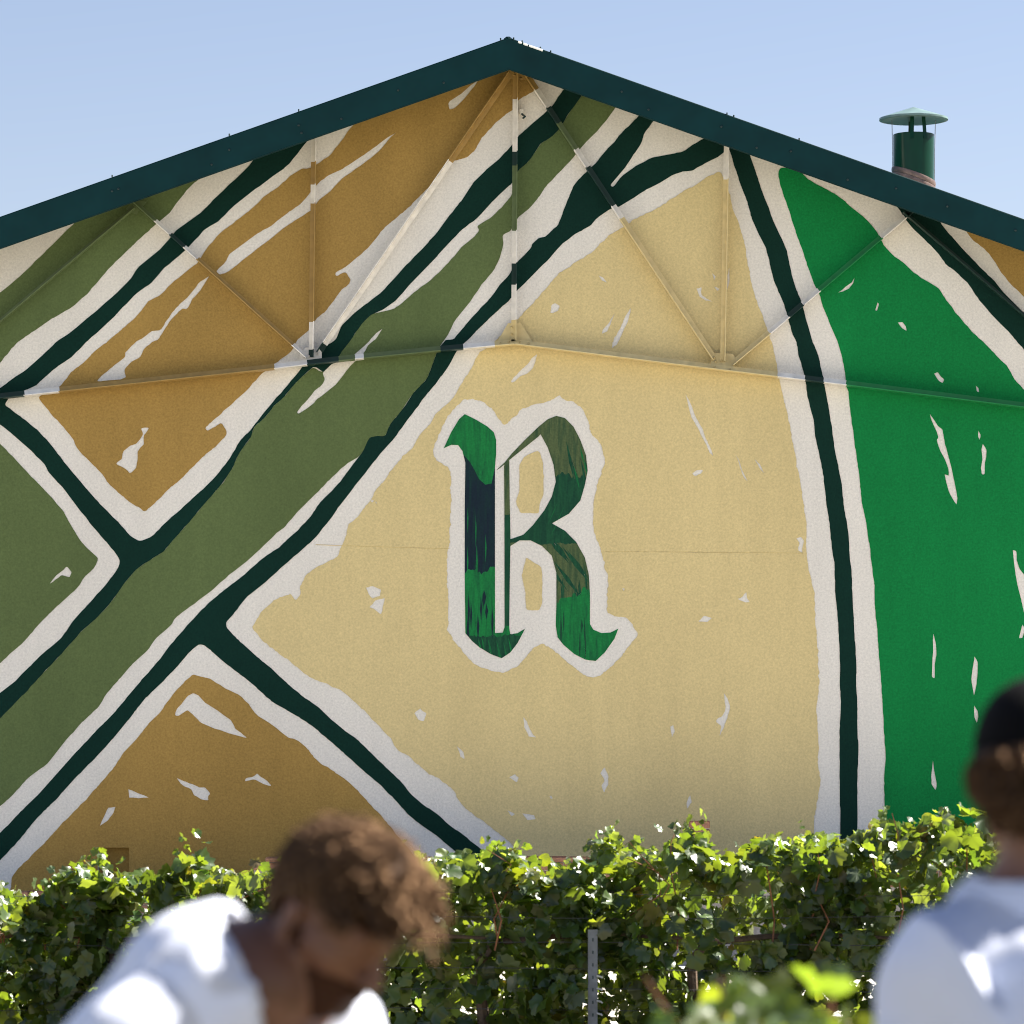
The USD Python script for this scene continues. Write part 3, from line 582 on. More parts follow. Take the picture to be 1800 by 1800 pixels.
# steel truss in front of the wall, painted over with the mural
TY = WALL - 0.045
def member(name, a, b, w, flange=0, dep=0.085, shift=(0, 0), lab=None, bands=None):
    """Angle iron between photo points a and b: a flat leg of width w towards the viewer and, on side flange, a leg standing out."""
    A, Bp = W(*a, TY), W(*b, TY)
    L = np.linalg.norm(Bp - A); d = (Bp - A) / L
    nrm = np.cross(d, [0, 1.0, 0]); nrm /= np.linalg.norm(nrm)
    t = 0.007
    h = w / 2
    if flange:
        s = flange
        prof = [(-h * s, 0), (h * s, 0), (h * s, -dep), ((h - t) * s, -dep), ((h - t) * s, -t), (-h * s, -t)]
        if s < 0:
            prof = prof[::-1]
    else:
        prof = [(-h, 0), (h, 0), (h, -t), (-h, -t)]
    m = len(prof)
    seg = max(4, int(L / (S * 2.2)))
    vs, fs_, cs, n = [], [], [], 0
    for k in range(seg):
        p0, p1 = A + d * L * k / seg, A + d * L * (k + 1) / seg
        mid = (k + 0.5) / seg
        c = paint_at(a[0] + (b[0] - a[0]) * mid + shift[0], a[1] + (b[1] - a[1]) * mid + shift[1])
        if bands:                               # hand-painted sections that do not line up with the wall
            c = next(col for row, col in bands if a[1] + (b[1] - a[1]) * mid < row)
        ring = np.array([[nrm * u + np.array([0, y, 0]) for u, y in prof]])[0]
        vs.append(np.vstack([p0 + ring, p1 + ring])); cs += [tuple(1.12 * np.array(c))] * (2 * m)  # mural colour lightened on the steel to stand for light it catches
        for j in range(m):
            j2 = (j + 1) % m
            fs_ += [[n + j, n + j2, n + m + j2], [n + j, n + m + j2, n + m + j]]
        if k in (0, seg - 1):
            o = n if k == 0 else n + m
            tri = np.array([[0, 1, 4], [0, 4, 5], [1, 2, 3], [1, 3, 4]] if m == 6 and flange > 0 else ([[0, 1, 5], [1, 4, 5], [1, 2, 4], [2, 3, 4]] if m == 6 else [[0, 1, 2], [0, 2, 3]]))
            fs_ += [[o + x for x in t_] for t_ in (tri if k == 0 else tri[:, ::-1])]
        n += 2 * m
    return part(name, (np.vstack(vs), np.array(fs_)), M['steel_paint'], B, primvar=np.array(cs), label=lab)
px = S                                          # metres per photo pixel on the wall
chord = [(-320, 733), (17, 695), (467, 647), (600, 631), (770, 614), (905, 602)]
chord_r = [(905, 602), (1200, 639), (1487, 674), (1800, 713), (2150, 757)]
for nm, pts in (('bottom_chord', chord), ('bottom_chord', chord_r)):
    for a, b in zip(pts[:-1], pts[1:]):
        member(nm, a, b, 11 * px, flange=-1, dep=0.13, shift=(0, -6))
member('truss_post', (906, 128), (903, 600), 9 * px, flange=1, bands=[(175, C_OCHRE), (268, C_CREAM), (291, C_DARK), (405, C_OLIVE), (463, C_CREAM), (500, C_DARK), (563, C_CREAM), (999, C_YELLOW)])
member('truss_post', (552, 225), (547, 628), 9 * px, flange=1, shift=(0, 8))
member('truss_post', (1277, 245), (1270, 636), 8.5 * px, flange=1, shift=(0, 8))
TY = WALL - 0.040
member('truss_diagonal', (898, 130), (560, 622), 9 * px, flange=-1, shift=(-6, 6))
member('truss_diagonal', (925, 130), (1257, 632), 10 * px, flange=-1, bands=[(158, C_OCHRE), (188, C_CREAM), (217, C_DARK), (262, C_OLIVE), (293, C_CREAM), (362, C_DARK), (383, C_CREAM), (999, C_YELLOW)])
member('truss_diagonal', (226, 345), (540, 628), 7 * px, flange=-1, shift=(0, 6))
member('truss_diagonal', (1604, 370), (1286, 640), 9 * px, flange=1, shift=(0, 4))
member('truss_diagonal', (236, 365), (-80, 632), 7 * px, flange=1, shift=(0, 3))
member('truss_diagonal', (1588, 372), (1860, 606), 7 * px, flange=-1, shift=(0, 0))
TY = WALL - 0.036
def gusset(pts, bolts, col_at):
    e = trimesh.creation.extrude_polygon(Polygon([((x - 900) * px, EYE - (y - 1389) * px) for x, y in pts]), 0.012, engine='earcut')
    v = np.array(e.vertices); c = paint_at(*col_at)
    g = part('gusset_plate', (np.c_[v[:, 0], TY - v[:, 2] - 0.0, v[:, 1]], np.array(e.faces)[:, ::-1] * 1), M['steel_paint'], B, primvar=np.tile(c, (len(v), 1)))
    for x, y in bolts:
        w = W(x, y, TY - 0.018)
        bm = trimesh.creation.icosphere(1, 0.011); bm.apply_scale([1, .7, 1]); bm.apply_translation(w)
        part('bolt', (bm.vertices, bm.faces), M['steel_paint'], g, primvar=np.tile(c, (len(bm.vertices), 1)))
gusset([(875, 600), (893, 569), (916, 569), (935, 600), (935, 610), (905, 607), (875, 609)], [(879, 603), (894, 601), (914, 601), (929, 604), (899, 575), (899, 587)], (950, 620))
gusset([(1249, 641), (1249, 633), (1257, 621), (1288, 623), (1293, 632), (1291, 645), (1270, 650)], [(1256, 629), (1256, 645), (1268, 634), (1283, 649), (1258, 635)], (1270, 600))
gusset([(527, 637), (527, 624), (537, 612), (560, 612), (566, 620), (566, 634), (547, 640)], [(533, 627), (543, 626), (552, 626), (560, 622)], (535, 600))
gusset([(884, 134), (886, 118), (928, 118), (936, 128), (928, 142), (900, 140)], [(892, 128), (904, 132), (916, 138)], (890, 150))
gusset([(222, 368), (236, 352), (258, 356), (240, 378)], [(236, 362)], (225, 390))
part('junction_box', bx(*sorted(((913 - 900) * px, (921 - 900) * px)), WALL - 0.06, WALL - 0.006, EYE - (202 - 1389) * px, EYE - (192 - 1389) * px, 0.006), M['cream'], B)
part('wall_bracket', tube([W(917, 200, WALL - .05), W(923, 205, WALL - .09), W(919, 208, WALL - .1)], 0.010, 6), M['dark_sheet'], B)

# flue with rain cap on the right slope
CY = WALL + 1.1
cs_ = CY * K
cx = (1606 - 900) * cs_
zc = lambda row: EYE - (row - 1389) * cs_
r = 36 * cs_
def lathe(profile, n=40, c=(cx, CY)):
    a = np.arange(n) / n * 2 * np.pi
    v = np.vstack([np.c_[c[0] + rr * np.cos(a), c[1] + rr * np.sin(a), np.full(n, z)] for rr, z in profile])
    f = []
    for k in range(len(profile) - 1):
        for j in range(n):
            j2 = (j + 1) % n
            f += [[k * n + j, k * n + j2, (k + 1) * n + j2], [k * n + j, (k + 1) * n + j2, (k + 1) * n + j]]
    return v, np.array(f)
M['flue'] = simple('glossy_green_flue', (0.003, 0.034, 0.017), rough=0.2, spec=0.22, scale=5, var=0.1)
M['flue_cap'] = simple('weathered_cap_sheet', (0.13, 0.20, 0.19), rough=0.35, spec=0.5, scale=9, var=0.25)
fl = part('flue_pipe', lathe([(r, zc(400)), (r, zc(237)), (r - 0.006, zc(236.5)), (r - 0.012, zc(238)), (r - 0.012, zc(330))]), M['flue'], B, smooth=40)
rc = 60.5 * cs_
part('rain_cap', lathe([(0.001, zc(188)), (rc * .5, zc(198)), (rc, zc(208.2)), (rc, zc(211.5)), (rc - 0.03, zc(212.5)), (rc * .5, zc(209)), (0.001, zc(208))]), M['flue_cap'], fl, smooth=12)
for ang in (-100, -62, 95):
    a = math.radians(ang)
    ox, oy = math.cos(a), math.sin(a)
    p0, p1 = np.array([cx + ox * (r + .004), CY + oy * (r + .004), zc(248)]), np.array([cx + ox * r * .86, CY + oy * r * .86, zc(207)])
    side = np.array([-oy, ox, 0]) * 0.018
    th = np.array([ox, oy, 0]) * 0.004
    vv = np.array([p + s1 * side + s2 * th for p in (p0, p1) for s1 in (-1, 1) for s2 in (-1, 1)])
    part('cap_strap', trimesh.convex.convex_hull(vv), M['flue'], fl)
for ox in (-1, 1):
    part('stay_wire', tube([(cx + ox * (r + .012), CY, zc(211)), (cx + ox * (r + .006), CY, zc(262)), (cx + ox * (r + .004), CY, zc(335))], 0.0035, 5), M['galv'], fl)
def tilted_ring(row0, row1, rr, c0):
    n = 40; a = np.arange(n + 1) / n * 2 * np.pi
    tilt = -0.3525 * np.cos(a) * rr
    pts = []
    for k, (rad, row) in enumerate(((rr, row0), (rr + .005, (row0 + row1) / 2), (rr, row1))):
        pts.append(np.c_[cx + rad * np.cos(a), CY + rad * np.sin(a), zc(row) + tilt])
    v = np.vstack(pts); f = []
    for k in range(2):
        for j in range(n):
            f += [[k * (n + 1) + j, (k + 1) * (n + 1) + j + 1, k * (n + 1) + j + 1], [k * (n + 1) + j, (k + 1) * (n + 1) + j, (k + 1) * (n + 1) + j + 1]]
    return v, np.array(f)
for r0, r1 in ((307, 316), (316.5, 327)):
    part('flashing_ring', tilted_ring(r0, r1, r + 0.012, 0), M['copper'], fl, smooth=True)

# ---------------------------------------------------------------- low brick wall behind the vines
BW = thing('low_brick_wall', 'low brick garden wall with a square pillar, half hidden behind the vines', 'wall', (0, 38.4, 0))
BY = 38.4
bs = BY * K
def bz(row): return EYE - (row - 1389) * bs
top_r, top_l = bz(1506), bz(1566)
br_l, br_h = 0.23, 0.075
part('wall_core', bx(-7, -2.3, BY + 0.012, BY + 0.21, 0, top_l - 0.05), M['mortar'], BW)
part('wall_core', bx(-2.3, 7, BY + 0.012, BY + 0.21, 0, top_r - 0.05), M['mortar'], BW)
pr = random.Random(3)
for x0, x1, top, rows in ((-5.2, -2.3, top_l - 0.05, 2), (-2.3, 5.2, top_r - 0.05, 3)):
    for k in range(rows):
        x = x0 + (0.12 if k % 2 else 0)
        while x + br_l < x1:
            j = pr.uniform(-.003, .003)
            part('brick', bx(x + .005, x + br_l - .005, BY + j, BY + 0.1, top - (k + 1) * br_h + .005, top - k * br_h - .005, 0.004), M['brick'][pr.randrange(3)], BW)
            x += br_l
x = -5.2
while x < 5.2:
    top = top_l if x < -2.3 else top_r
    part('coping_tile', bx(x + .003, x + .297, BY - 0.03, BY + 0.25, top - 0.047, top + pr.uniform(-.004, .004), 0.012), M['brick'][pr.randrange(3)], BW)
    x += 0.3
pxc = ((1212 + 1247) / 2 - 900) * bs
ptop = bz(1442)
part('pillar_core', bx(pxc - .082, pxc + .082, BY - 0.02, BY + 0.22, 0, ptop - .01), M['mortar'], BW)
for k in range(7):
    z1 = ptop - k * br_h
    part('brick', bx(pxc - .092, pxc + .092, BY - 0.032, BY + .06, z1 - br_h + .005, z1 - .004, 0.008), M['brick'][k % 3], BW)
# ---------------------------------------------------------------- vine leaves
def leaf_shape(seed, detail=True):
    """Five-lobed toothed vine leaf about 1 unit wide, petiole at the origin, tip along +x, cupped and wavy."""
    r = np.random.default_rng(seed)
    lobes = [(0, 1.0), (58, .86), (-58, .86), (118, .66), (-118, .66)]
    ang = np.radians(np.linspace(-168, 168, 25 if detail else 15))
    rad = np.zeros(len(ang))
    for a, l in lobes:
        dlt = np.abs((np.degrees(ang) - a + 180) % 360 - 180)
        rad = np.maximum(rad, l * np.clip(1 - (dlt / 46) ** 1.6 * 0.42, 0.30, 1))
    rad *= 1 + 0.07 * np.where(np.arange(len(ang)) % 2, 1, -1) + r.normal(0, .03, len(ang))
    out = 0.55 * np.c_[rad * np.cos(ang) + 0.12, rad * np.sin(ang)]
    inner = out * 0.5
    cen = np.array([[0.05, 0]])
    v2 = np.vstack([cen, inner, out])
    bend, fold, tw = r.uniform(-.55, .25), r.uniform(.05, .5), r.uniform(-.3, .3)
    z = bend * (v2[:, 0] ** 2 + v2[:, 1] ** 2) + fold * np.abs(v2[:, 1]) + tw * v2[:, 0] * v2[:, 1] + 0.05 * np.sin(9 * v2[:, 0] + seed) * np.cos(8 * v2[:, 1])
    z[1 + len(ang):] += r.normal(0, .025, len(ang))
    v = np.c_[v2, z]
    n = len(ang)
    f = []
    for i_ in range(n - 1):
        f += [[0, 1 + i_, 2 + i_], [1 + i_, 1 + n + i_, 2 + n + i_], [1 + i_, 2 + n + i_, 2 + i_]]
    return v, np.array(f)
LEAVES = [leaf_shape(s) for s in range(14)]
LEAVES_LOW = [leaf_shape(s, False) for s in range(10)]

def frames(n, r, outward, up=0.55, spread=0.95):
    """Random leaf frames whose upper side faces outward and up."""
    nz = r.normal(0, spread, (n, 3)) + outward + np.array([0, 0, up])
    nz /= np.linalg.norm(nz, axis=1, keepdims=True)
    t = r.normal(0, .8, (n, 3)) + np.array([0, 0, -0.9]) + 0.4 * outward
    t -= (t * nz).sum(1, keepdims=True) * nz
    t /= np.linalg.norm(t, axis=1, keepdims=True)
    return np.stack([t, np.cross(nz, t), nz], 1)
def place(leaf, pos, fr, s):
    return pos + s * (leaf[0] @ fr)

def canopy(path, pos, out, size, seed, n_parts, score):
    r = np.random.default_rng(seed)
    fr = frames(len(pos), r, out)
    tones = leaf_tones(len(pos), r)
    order = np.argsort(-score)
    chosen = set(order[:n_parts].tolist())
    vs, fs, cs, n = [], [], [], 0
    for i_ in range(len(pos)):
        if i_ in chosen:
            lf = LEAVES[r.integers(len(LEAVES))]
            part('leaf', (place(lf, pos[i_], fr[i_], size[i_]), lf[1]), M['leaf'], path, smooth=True, primvar=np.tile(tones[i_], (len(lf[0]), 1)))
        else:
            lf = LEAVES[r.integers(len(LEAVES))] if score[i_] > -0.25 else LEAVES_LOW[r.integers(len(LEAVES_LOW))]
            vs.append(place(lf, pos[i_], fr[i_], size[i_])); fs.append(lf[1] + n); n += len(lf[0]); cs.append(np.tile(tones[i_], (len(lf[0]), 1)))
    part('foliage', (np.vstack(vs), np.vstack(fs)), M['leaf'], path, smooth=True, kind='stuff', primvar=np.vstack(cs))

VY = 26.5
vs_ = VY * K
def vz(row): return EYE - (row - 1389) * vs_
# top of the hedge, photo pixels -> heights
TOPX = np.array([-900, -200, 0, 70, 150, 230, 330, 420, 480, 560, 700, 780, 860, 930, 1010, 1080, 1140, 1230, 1300, 1360, 1420, 1500, 1580, 1650, 1700, 1760, 2000, 2700])
TOPY = np.array([1570, 1570, 1575, 1592, 1545, 1562, 1530, 1550, 1532, 1528, 1512, 1500, 1502, 1496, 1515, 1482, 1475, 1480, 1490, 1460, 1474, 1464, 1456, 1432, 1428, 1438, 1448, 1458])
TOPY = TOPY - np.where(TOPX < 900, 40, 28) - 12 * np.exp(-((TOPX - 850) / 120.0) ** 2)
topz = lambda x: np.interp(x, (TOPX - 900) * vs_, vz(TOPY)) + 0.30 * (fbm(np.stack([np.asarray(x) * 3.6, np.asarray(x) * 0, np.asarray(x) * 0], -1), 3, 15) - 0.80)
VINES = thing('vine_row', 'long sunlit row of leafy grapevines running across in front of the building', 'grapevines', (0, VY, 0))
r = np.random.default_rng(21)
N = 12500
x = r.uniform(-5.6, 5.6, N)
tz = topz(x)
u = r.beta(1.0, 0.95, N)
# clumped, with hollows: density follows noise
z = 0.10 + u * (tz - 0.14)
depth = np.clip(r.normal(0, 0.15, N), -.3, .3) * (0.65 + 0.5 * noise(np.c_[x * 2.2, z * 2.6, x * 0], 4))
depth += 0.26 * (noise(np.c_[x * 2.6, z * 3.0, x * 0 + 7], 41) - .5)
keep = fbm(np.c_[x * 3.2, z * 3.4, depth * 3], 3, 9) > np.where(z > tz - 0.16, 0.28, np.where(z < 1.0, 0.52, 0.44))
# fewer leaves low down at the left of the post, where the wires show
low = (z < vz(1620)) & (x > vs_ * (-190)) & (x < vs_ * 140) & (depth < 0.05)
keep &= ~(low & (r.random(N) < 0.4))
gap = (np.abs(x - (1042 - 900) * vs_) < 0.075) & (depth < -.05) & (z < vz(1640))
keep &= ~gap
x, z, depth, tz = x[keep], z[keep], depth[keep], tz[keep]
pos = np.c_[x, VY + depth, z]
# shoots standing up out of the top
sh = []
for k in range(120):
    sx = r.uniform(-5.4, 5.4); h = r.uniform(0.04, 0.17); base = float(topz(sx)) - 0.06; dy = r.uniform(-.15, .15)
    for j in range(r.integers(3, 6)):
        sh.append((sx + r.normal(0, .05), VY + dy + r.normal(0, .04), base + h * (j + 1) / 4))
sh = np.array(sh)
pos = np.vstack([pos, sh])
out = np.zeros((len(pos), 3)); out[:, 1] = np.where(pos[:, 1] < VY, -0.75, 0.6); out[:, 0] = 0.12
out[len(x):] *= 0.3
size = np.clip(r.normal(0.142, 0.034, len(pos)), .065, .22)
size[len(x):] = r.uniform(.04, .10, len(sh))
inframe = (np.abs(pos[:, 0]) < 3.1) & (pos[:, 2] > 0.18)
score = np.where(inframe, (VY - pos[:, 1]) + size * 1.5 + np.where(pos[:, 2] > topz(pos[:, 0]) - .12, .25, 0), -1)
canopy(VINES, pos, out, size, 33, 300, score)
# the next row back
BACKY = 28.3
VB = thing('vine_row', 'second row of grapevines glimpsed in the gaps behind the front row', 'grapevines', (0, BACKY, 0))
rb = np.random.default_rng(77)
nb = 12000
xb = rb.uniform(-5.8, 5.8, nb)
bk = BACKY * K
zb_ = rb.uniform(0.0, 1.0, nb) * (EYE - (np.interp(xb, (TOPX - 900) * vs_, TOPY) + 52 - 1389) * bk + 0.08 * noise(np.c_[xb * 2, xb * 0, xb * 0], 8))
pb = np.c_[xb, BACKY + np.clip(rb.normal(0, .16, nb), -.35, .35), zb_]
ob = np.zeros((nb, 3)); ob[:, 1] = np.where(pb[:, 1] < BACKY, -0.75, 0.6)
canopy(VB, pb, ob, np.clip(rb.normal(0.11, 0.025, nb), .05, .17), 34, 0, np.full(nb, -1.0))
# canes and trunks
cv = []
for k in range(46):
    sx = r.uniform(-5.4, 5.4); y0 = VY + r.uniform(-.16, .1)
    top = float(topz(sx)) + r.uniform(-.12, .05)
    pts = [(sx + 0.0, y0, .62)]
    for t in (0.3, 0.6, 0.85, 1.0):
        pts.append((sx + r.normal(0, .05) + t * r.normal(0, .1), y0 + r.normal(0, .04), .62 + t * (top - .62)))
    part('cane', tube(pts, np.linspace(.006, .003, len(pts)), 5), M['cane'], VINES)
for k in range(9):
    sx = -5.0 + 1.22 * k + r.uniform(-.08, .08)
    pts = [(sx, VY, -0.02), (sx + r.normal(0, .03), VY + .01, .3), (sx + r.normal(0, .05), VY, .55), (sx + .05, VY, .68)]
    part('trunk', tube(pts, [.045, .035, .032, .025], 8), M['wood'], VINES)
    part('cordon', tube([(sx, VY, .66), (sx + .4, VY + .01, .70), (sx + .8, VY - .01, .71), (sx + 1.2, VY, .69)], [.022, .018, .015, .01], 7), M['wood'], VINES)

# steel trellis: a slotted post with wire hooks, and its wires
TR = thing('vine_trellis', 'grey slotted steel trellis post with wires strung through the vine row', 'trellis', ((1042 - 900) * vs_, VY - .17, 0))
px0 = (1042 - 900) * vs_
hy = VY - .17
ps = hy * K
px0 = (1042 - 900) * ps
hw = 0.029
c_prof = [(-hw, 0), (hw, 0), (hw, .05), (hw - .012, .05), (hw - .012, .047), (hw - .003, .047), (hw - .003, .003), (-hw + .003, .003), (-hw + .003, .047), (-hw + .012, .047), (-hw + .012, .05), (-hw, .05)]
e = trimesh.creation.extrude_polygon(Polygon(c_prof), 1.0, engine='earcut'); v = np.array(e.vertices)
ptop = EYE - (1634 - 1389) * ps
v[:, 2] = -0.1 + v[:, 2] * (ptop + 0.1)
post = part('post', (v + [px0, hy, 0], np.array(e.faces)), M['galv'], TR)
for k in range(7):
    zz = EYE - (1652 + 22 * k - 1389) * ps
    part('slot', bx(px0 - .004, px0 + .005, hy - .0015, hy + .001, zz - .010, zz + .010), M['dark_sheet'], post)
    if k > 2:
        h0 = zz + .01
        part('hook', tube([(px0 + hw - .004, hy - .002, h0), (px0 + hw + .022, hy - .012, h0 - .006), (px0 + hw + .03, hy - .012, h0 - .014)], [.006, .006, .004], 6), M['hook'], post)
for row, dy in ((1573, .05), (1612, -.03), (1660, -.04), (1705, -.035), (1742, .02), (1775, -.02)):
    zz = EYE - (row - 1389) * ps
    xs_ = np.linspace(-5.6, 5.6, 29)
    sag = 0.012 * np.sin(xs_ * 1.3 + row)
    part('wire', tube(np.c_[xs_, np.full(29, hy + .09 + dy), zz + sag], 0.0022, 5), M['wire'], TR)

# ---------------------------------------------------------------- nearer vine, out of focus at the lower right
NY = 7.6
ns = NY * K
NEAR = thing('near_vine', 'blurred leafy vine shoot rising in front of the row at the lower right', 'grapevines', ((1370 - 900) * ns, NY, 0))
r = np.random.default_rng(5)
pp = []
for k in range(520):
    xx = r.uniform(-.9, 1.3)
    pxx = 900 + xx / ns
    tp = np.interp(pxx, [0, 600, 1130, 1180, 1240, 1300, 1360, 1420, 1470, 1520, 1560, 1700, 2400], [1900, 1900, 1850, 1790, 1725, 1700, 1690, 1700, 1705, 1760, 1840, 1880, 1900])
    t = EYE - (tp - 1389) * ns
    pp.append((xx, NY + r.normal(0, .12), t - .03 - abs(r.normal(0, .28))))
pp = np.array(pp)
big = np.array([W(1440, 1745, NY - .16), W(1478, 1712, NY - .13), W(1425, 1790, NY - .18), W(1230, 1790, NY - .12), W(1290, 1735, NY - .15), W(1350, 1770, NY - .13), W(1180, 1800, NY - .1)])
pp = np.vstack([pp, big])
pp = pp[pp[:, 2] > .3]
o = np.zeros((len(pp), 3)); o[:, 1] = -0.5; o[:, 0] = .1
sz = np.clip(r.normal(.105, .02, len(pp)), .06, .15); sz[-7:] = (.14, .10, .12, .09, .10, .10, .08)
sc = np.where((pp[:, 2] > 1.12), 1.0 + NY - pp[:, 1], -1)
canopy(NEAR, pp, o, sz, 12, 70, sc)
for k in range(6):
    xx = .3 + .06 * k
    part('cane', tube([(xx, NY, .4), (xx + .02, NY - .02, .8), (xx + r.normal(0, .04), NY - .03, 1.12), (xx + r.normal(0, .06), NY, 1.27)], [.007, .006, .004, .003], 5), M['cane'], NEAR)
part('trunk', tube([(.45, NY, -0.02), (.44, NY, .3), (.47, NY, .55)], [.05, .04, .035], 8), M['wood'], NEAR)
# ---------------------------------------------------------------- people
def basis(yaw, pitch, roll=0.0):
    """Rows: forward, left, up of a head or trunk that faces yaw (0 = +X, 90 = +Y) and looks down by pitch (degrees)."""
    a, p = math.radians(yaw), math.radians(pitch)
    h = np.array([math.cos(a), math.sin(a), 0]); left = np.array([-math.sin(a), math.cos(a), 0])
    f = h * math.cos(p) - np.array([0, 0, 1]) * math.sin(p)
    u = h * math.sin(p) + np.array([0, 0, 1]) * math.cos(p)
    if roll:
        c, s = math.cos(math.radians(roll)), math.sin(math.radians(roll))
        left, u = left * c + u * s, u * c - left * s
    return np.array([f, left, u])

def head_sdf(C, Rm):
    def f(Pw):
        q = (Pw - C) @ Rm.T                    # local: forward, left, up
        I = np.eye(3)
        d = ellip(q, (-.008, 0, .03), I, (.098, .077, .092))
        d = smin(d, ellip(q, (.028, 0, -.045), I, (.066, .060, .078)), .04)      # face and jaw
        d = smin(d, cone(q, (.070, -.016, -.105), (.070, .016, -.105), .020, .020), .03)   # chin
        for s in (-1, 1):
            d = smin(d, cone(q, (.055, s * .045, -.028), (.03, s * .058, -.028), .022, .018), .025)   # cheekbones
            d = smin(d, cone(q, (.0, s * .058, -.07), (.055, s * .03, -.10), .016, .016), .03)        # jaw line
        d = smin(d, cone(q, (.084, -.035, .022), (.084, .035, .022), .012, .012), .02)            # brow
        for s in (-1, 1):
            d = -smin(-d, np.linalg.norm(q - np.array([.100, s * .032, .002]), axis=-1) - .015, .012)   # eye sockets
            d = smin(d, np.linalg.norm(q - np.array([.080, s * .031, .001]), axis=-1) - .0145, .006)    # lids
        d = smin(d, cone(q, (.090, 0, .012), (.118, 0, -.034), .008, .012), .012)                  # nose
        for s in (-1, 1):
            d = smin(d, np.linalg.norm(q - np.array([.103, s * .013, -.038]), axis=-1) - .009, .008)
        d = smin(d, cone(q, (.094, -.018, -.066), (.094, .018, -.066), .006, .006), .008)          # lips
        d = smin(d, cone(q, (.092, -.014, -.076), (.092, .014, -.076), .0065, .0065), .008)
        for s in (-1, 1):                                                                       # ears
            e = ellip(q, (-.012, s * .083, -.012), np.array([[1, s * .35, 0], [-s * .35, 1, 0], [0, 0, 1]]) / np.array([[1.06], [1.06], [1]]), (.019, .008, .033))
            d = smin(d, e, .008)
            d = -smin(-d, ellip(q, (-.006, s * .093, -.010), I, (.010, .007, .018)), .004)
        return d
    return f

def hand_chain(wrist, d, palm_n, s=1.0, curl=0.5, side=1):
    """Capsules of a hand: palm, four fingers of different lengths and a thumb from the side of the palm."""
    d = np.asarray(d, float); d /= np.linalg.norm(d)
    n = np.asarray(palm_n, float); n -= d * (n @ d); n /= np.linalg.norm(n)
    l = np.cross(n, d) * side
    caps = []
    for k, o in enumerate((-.030, -.010, .010, .028)):
        caps.append((wrist + l * o * .6 * s, wrist + d * .085 * s + l * o * s, .016 * s, .012 * s))
        p = wrist + d * .088 * s + l * o * s
        L = (.072, .082, .076, .060)[k] * s
        ang = 0
        for j, fr in enumerate((.45, .32, .23)):
            ang += curl * (.7 if j == 0 else .9)
            q = p + (d * math.cos(ang) + n * math.sin(ang)) * L * fr
            caps.append((p, q, (.0098 - .0008 * j) * s, (.009 - .0008 * j) * s)); p = q
    p = wrist + d * .022 * s - l * .026 * s
    for j, L in enumerate((.040, .032, .026)):
        q = p + (d * (.75 + .1 * j) - l * (.65 - .2 * j) + n * (.35 + .2 * j)) * L * s
        caps.append((p, q, (.014 - .002 * j) * s, (.012 - .002 * j) * s)); p = q
    return caps

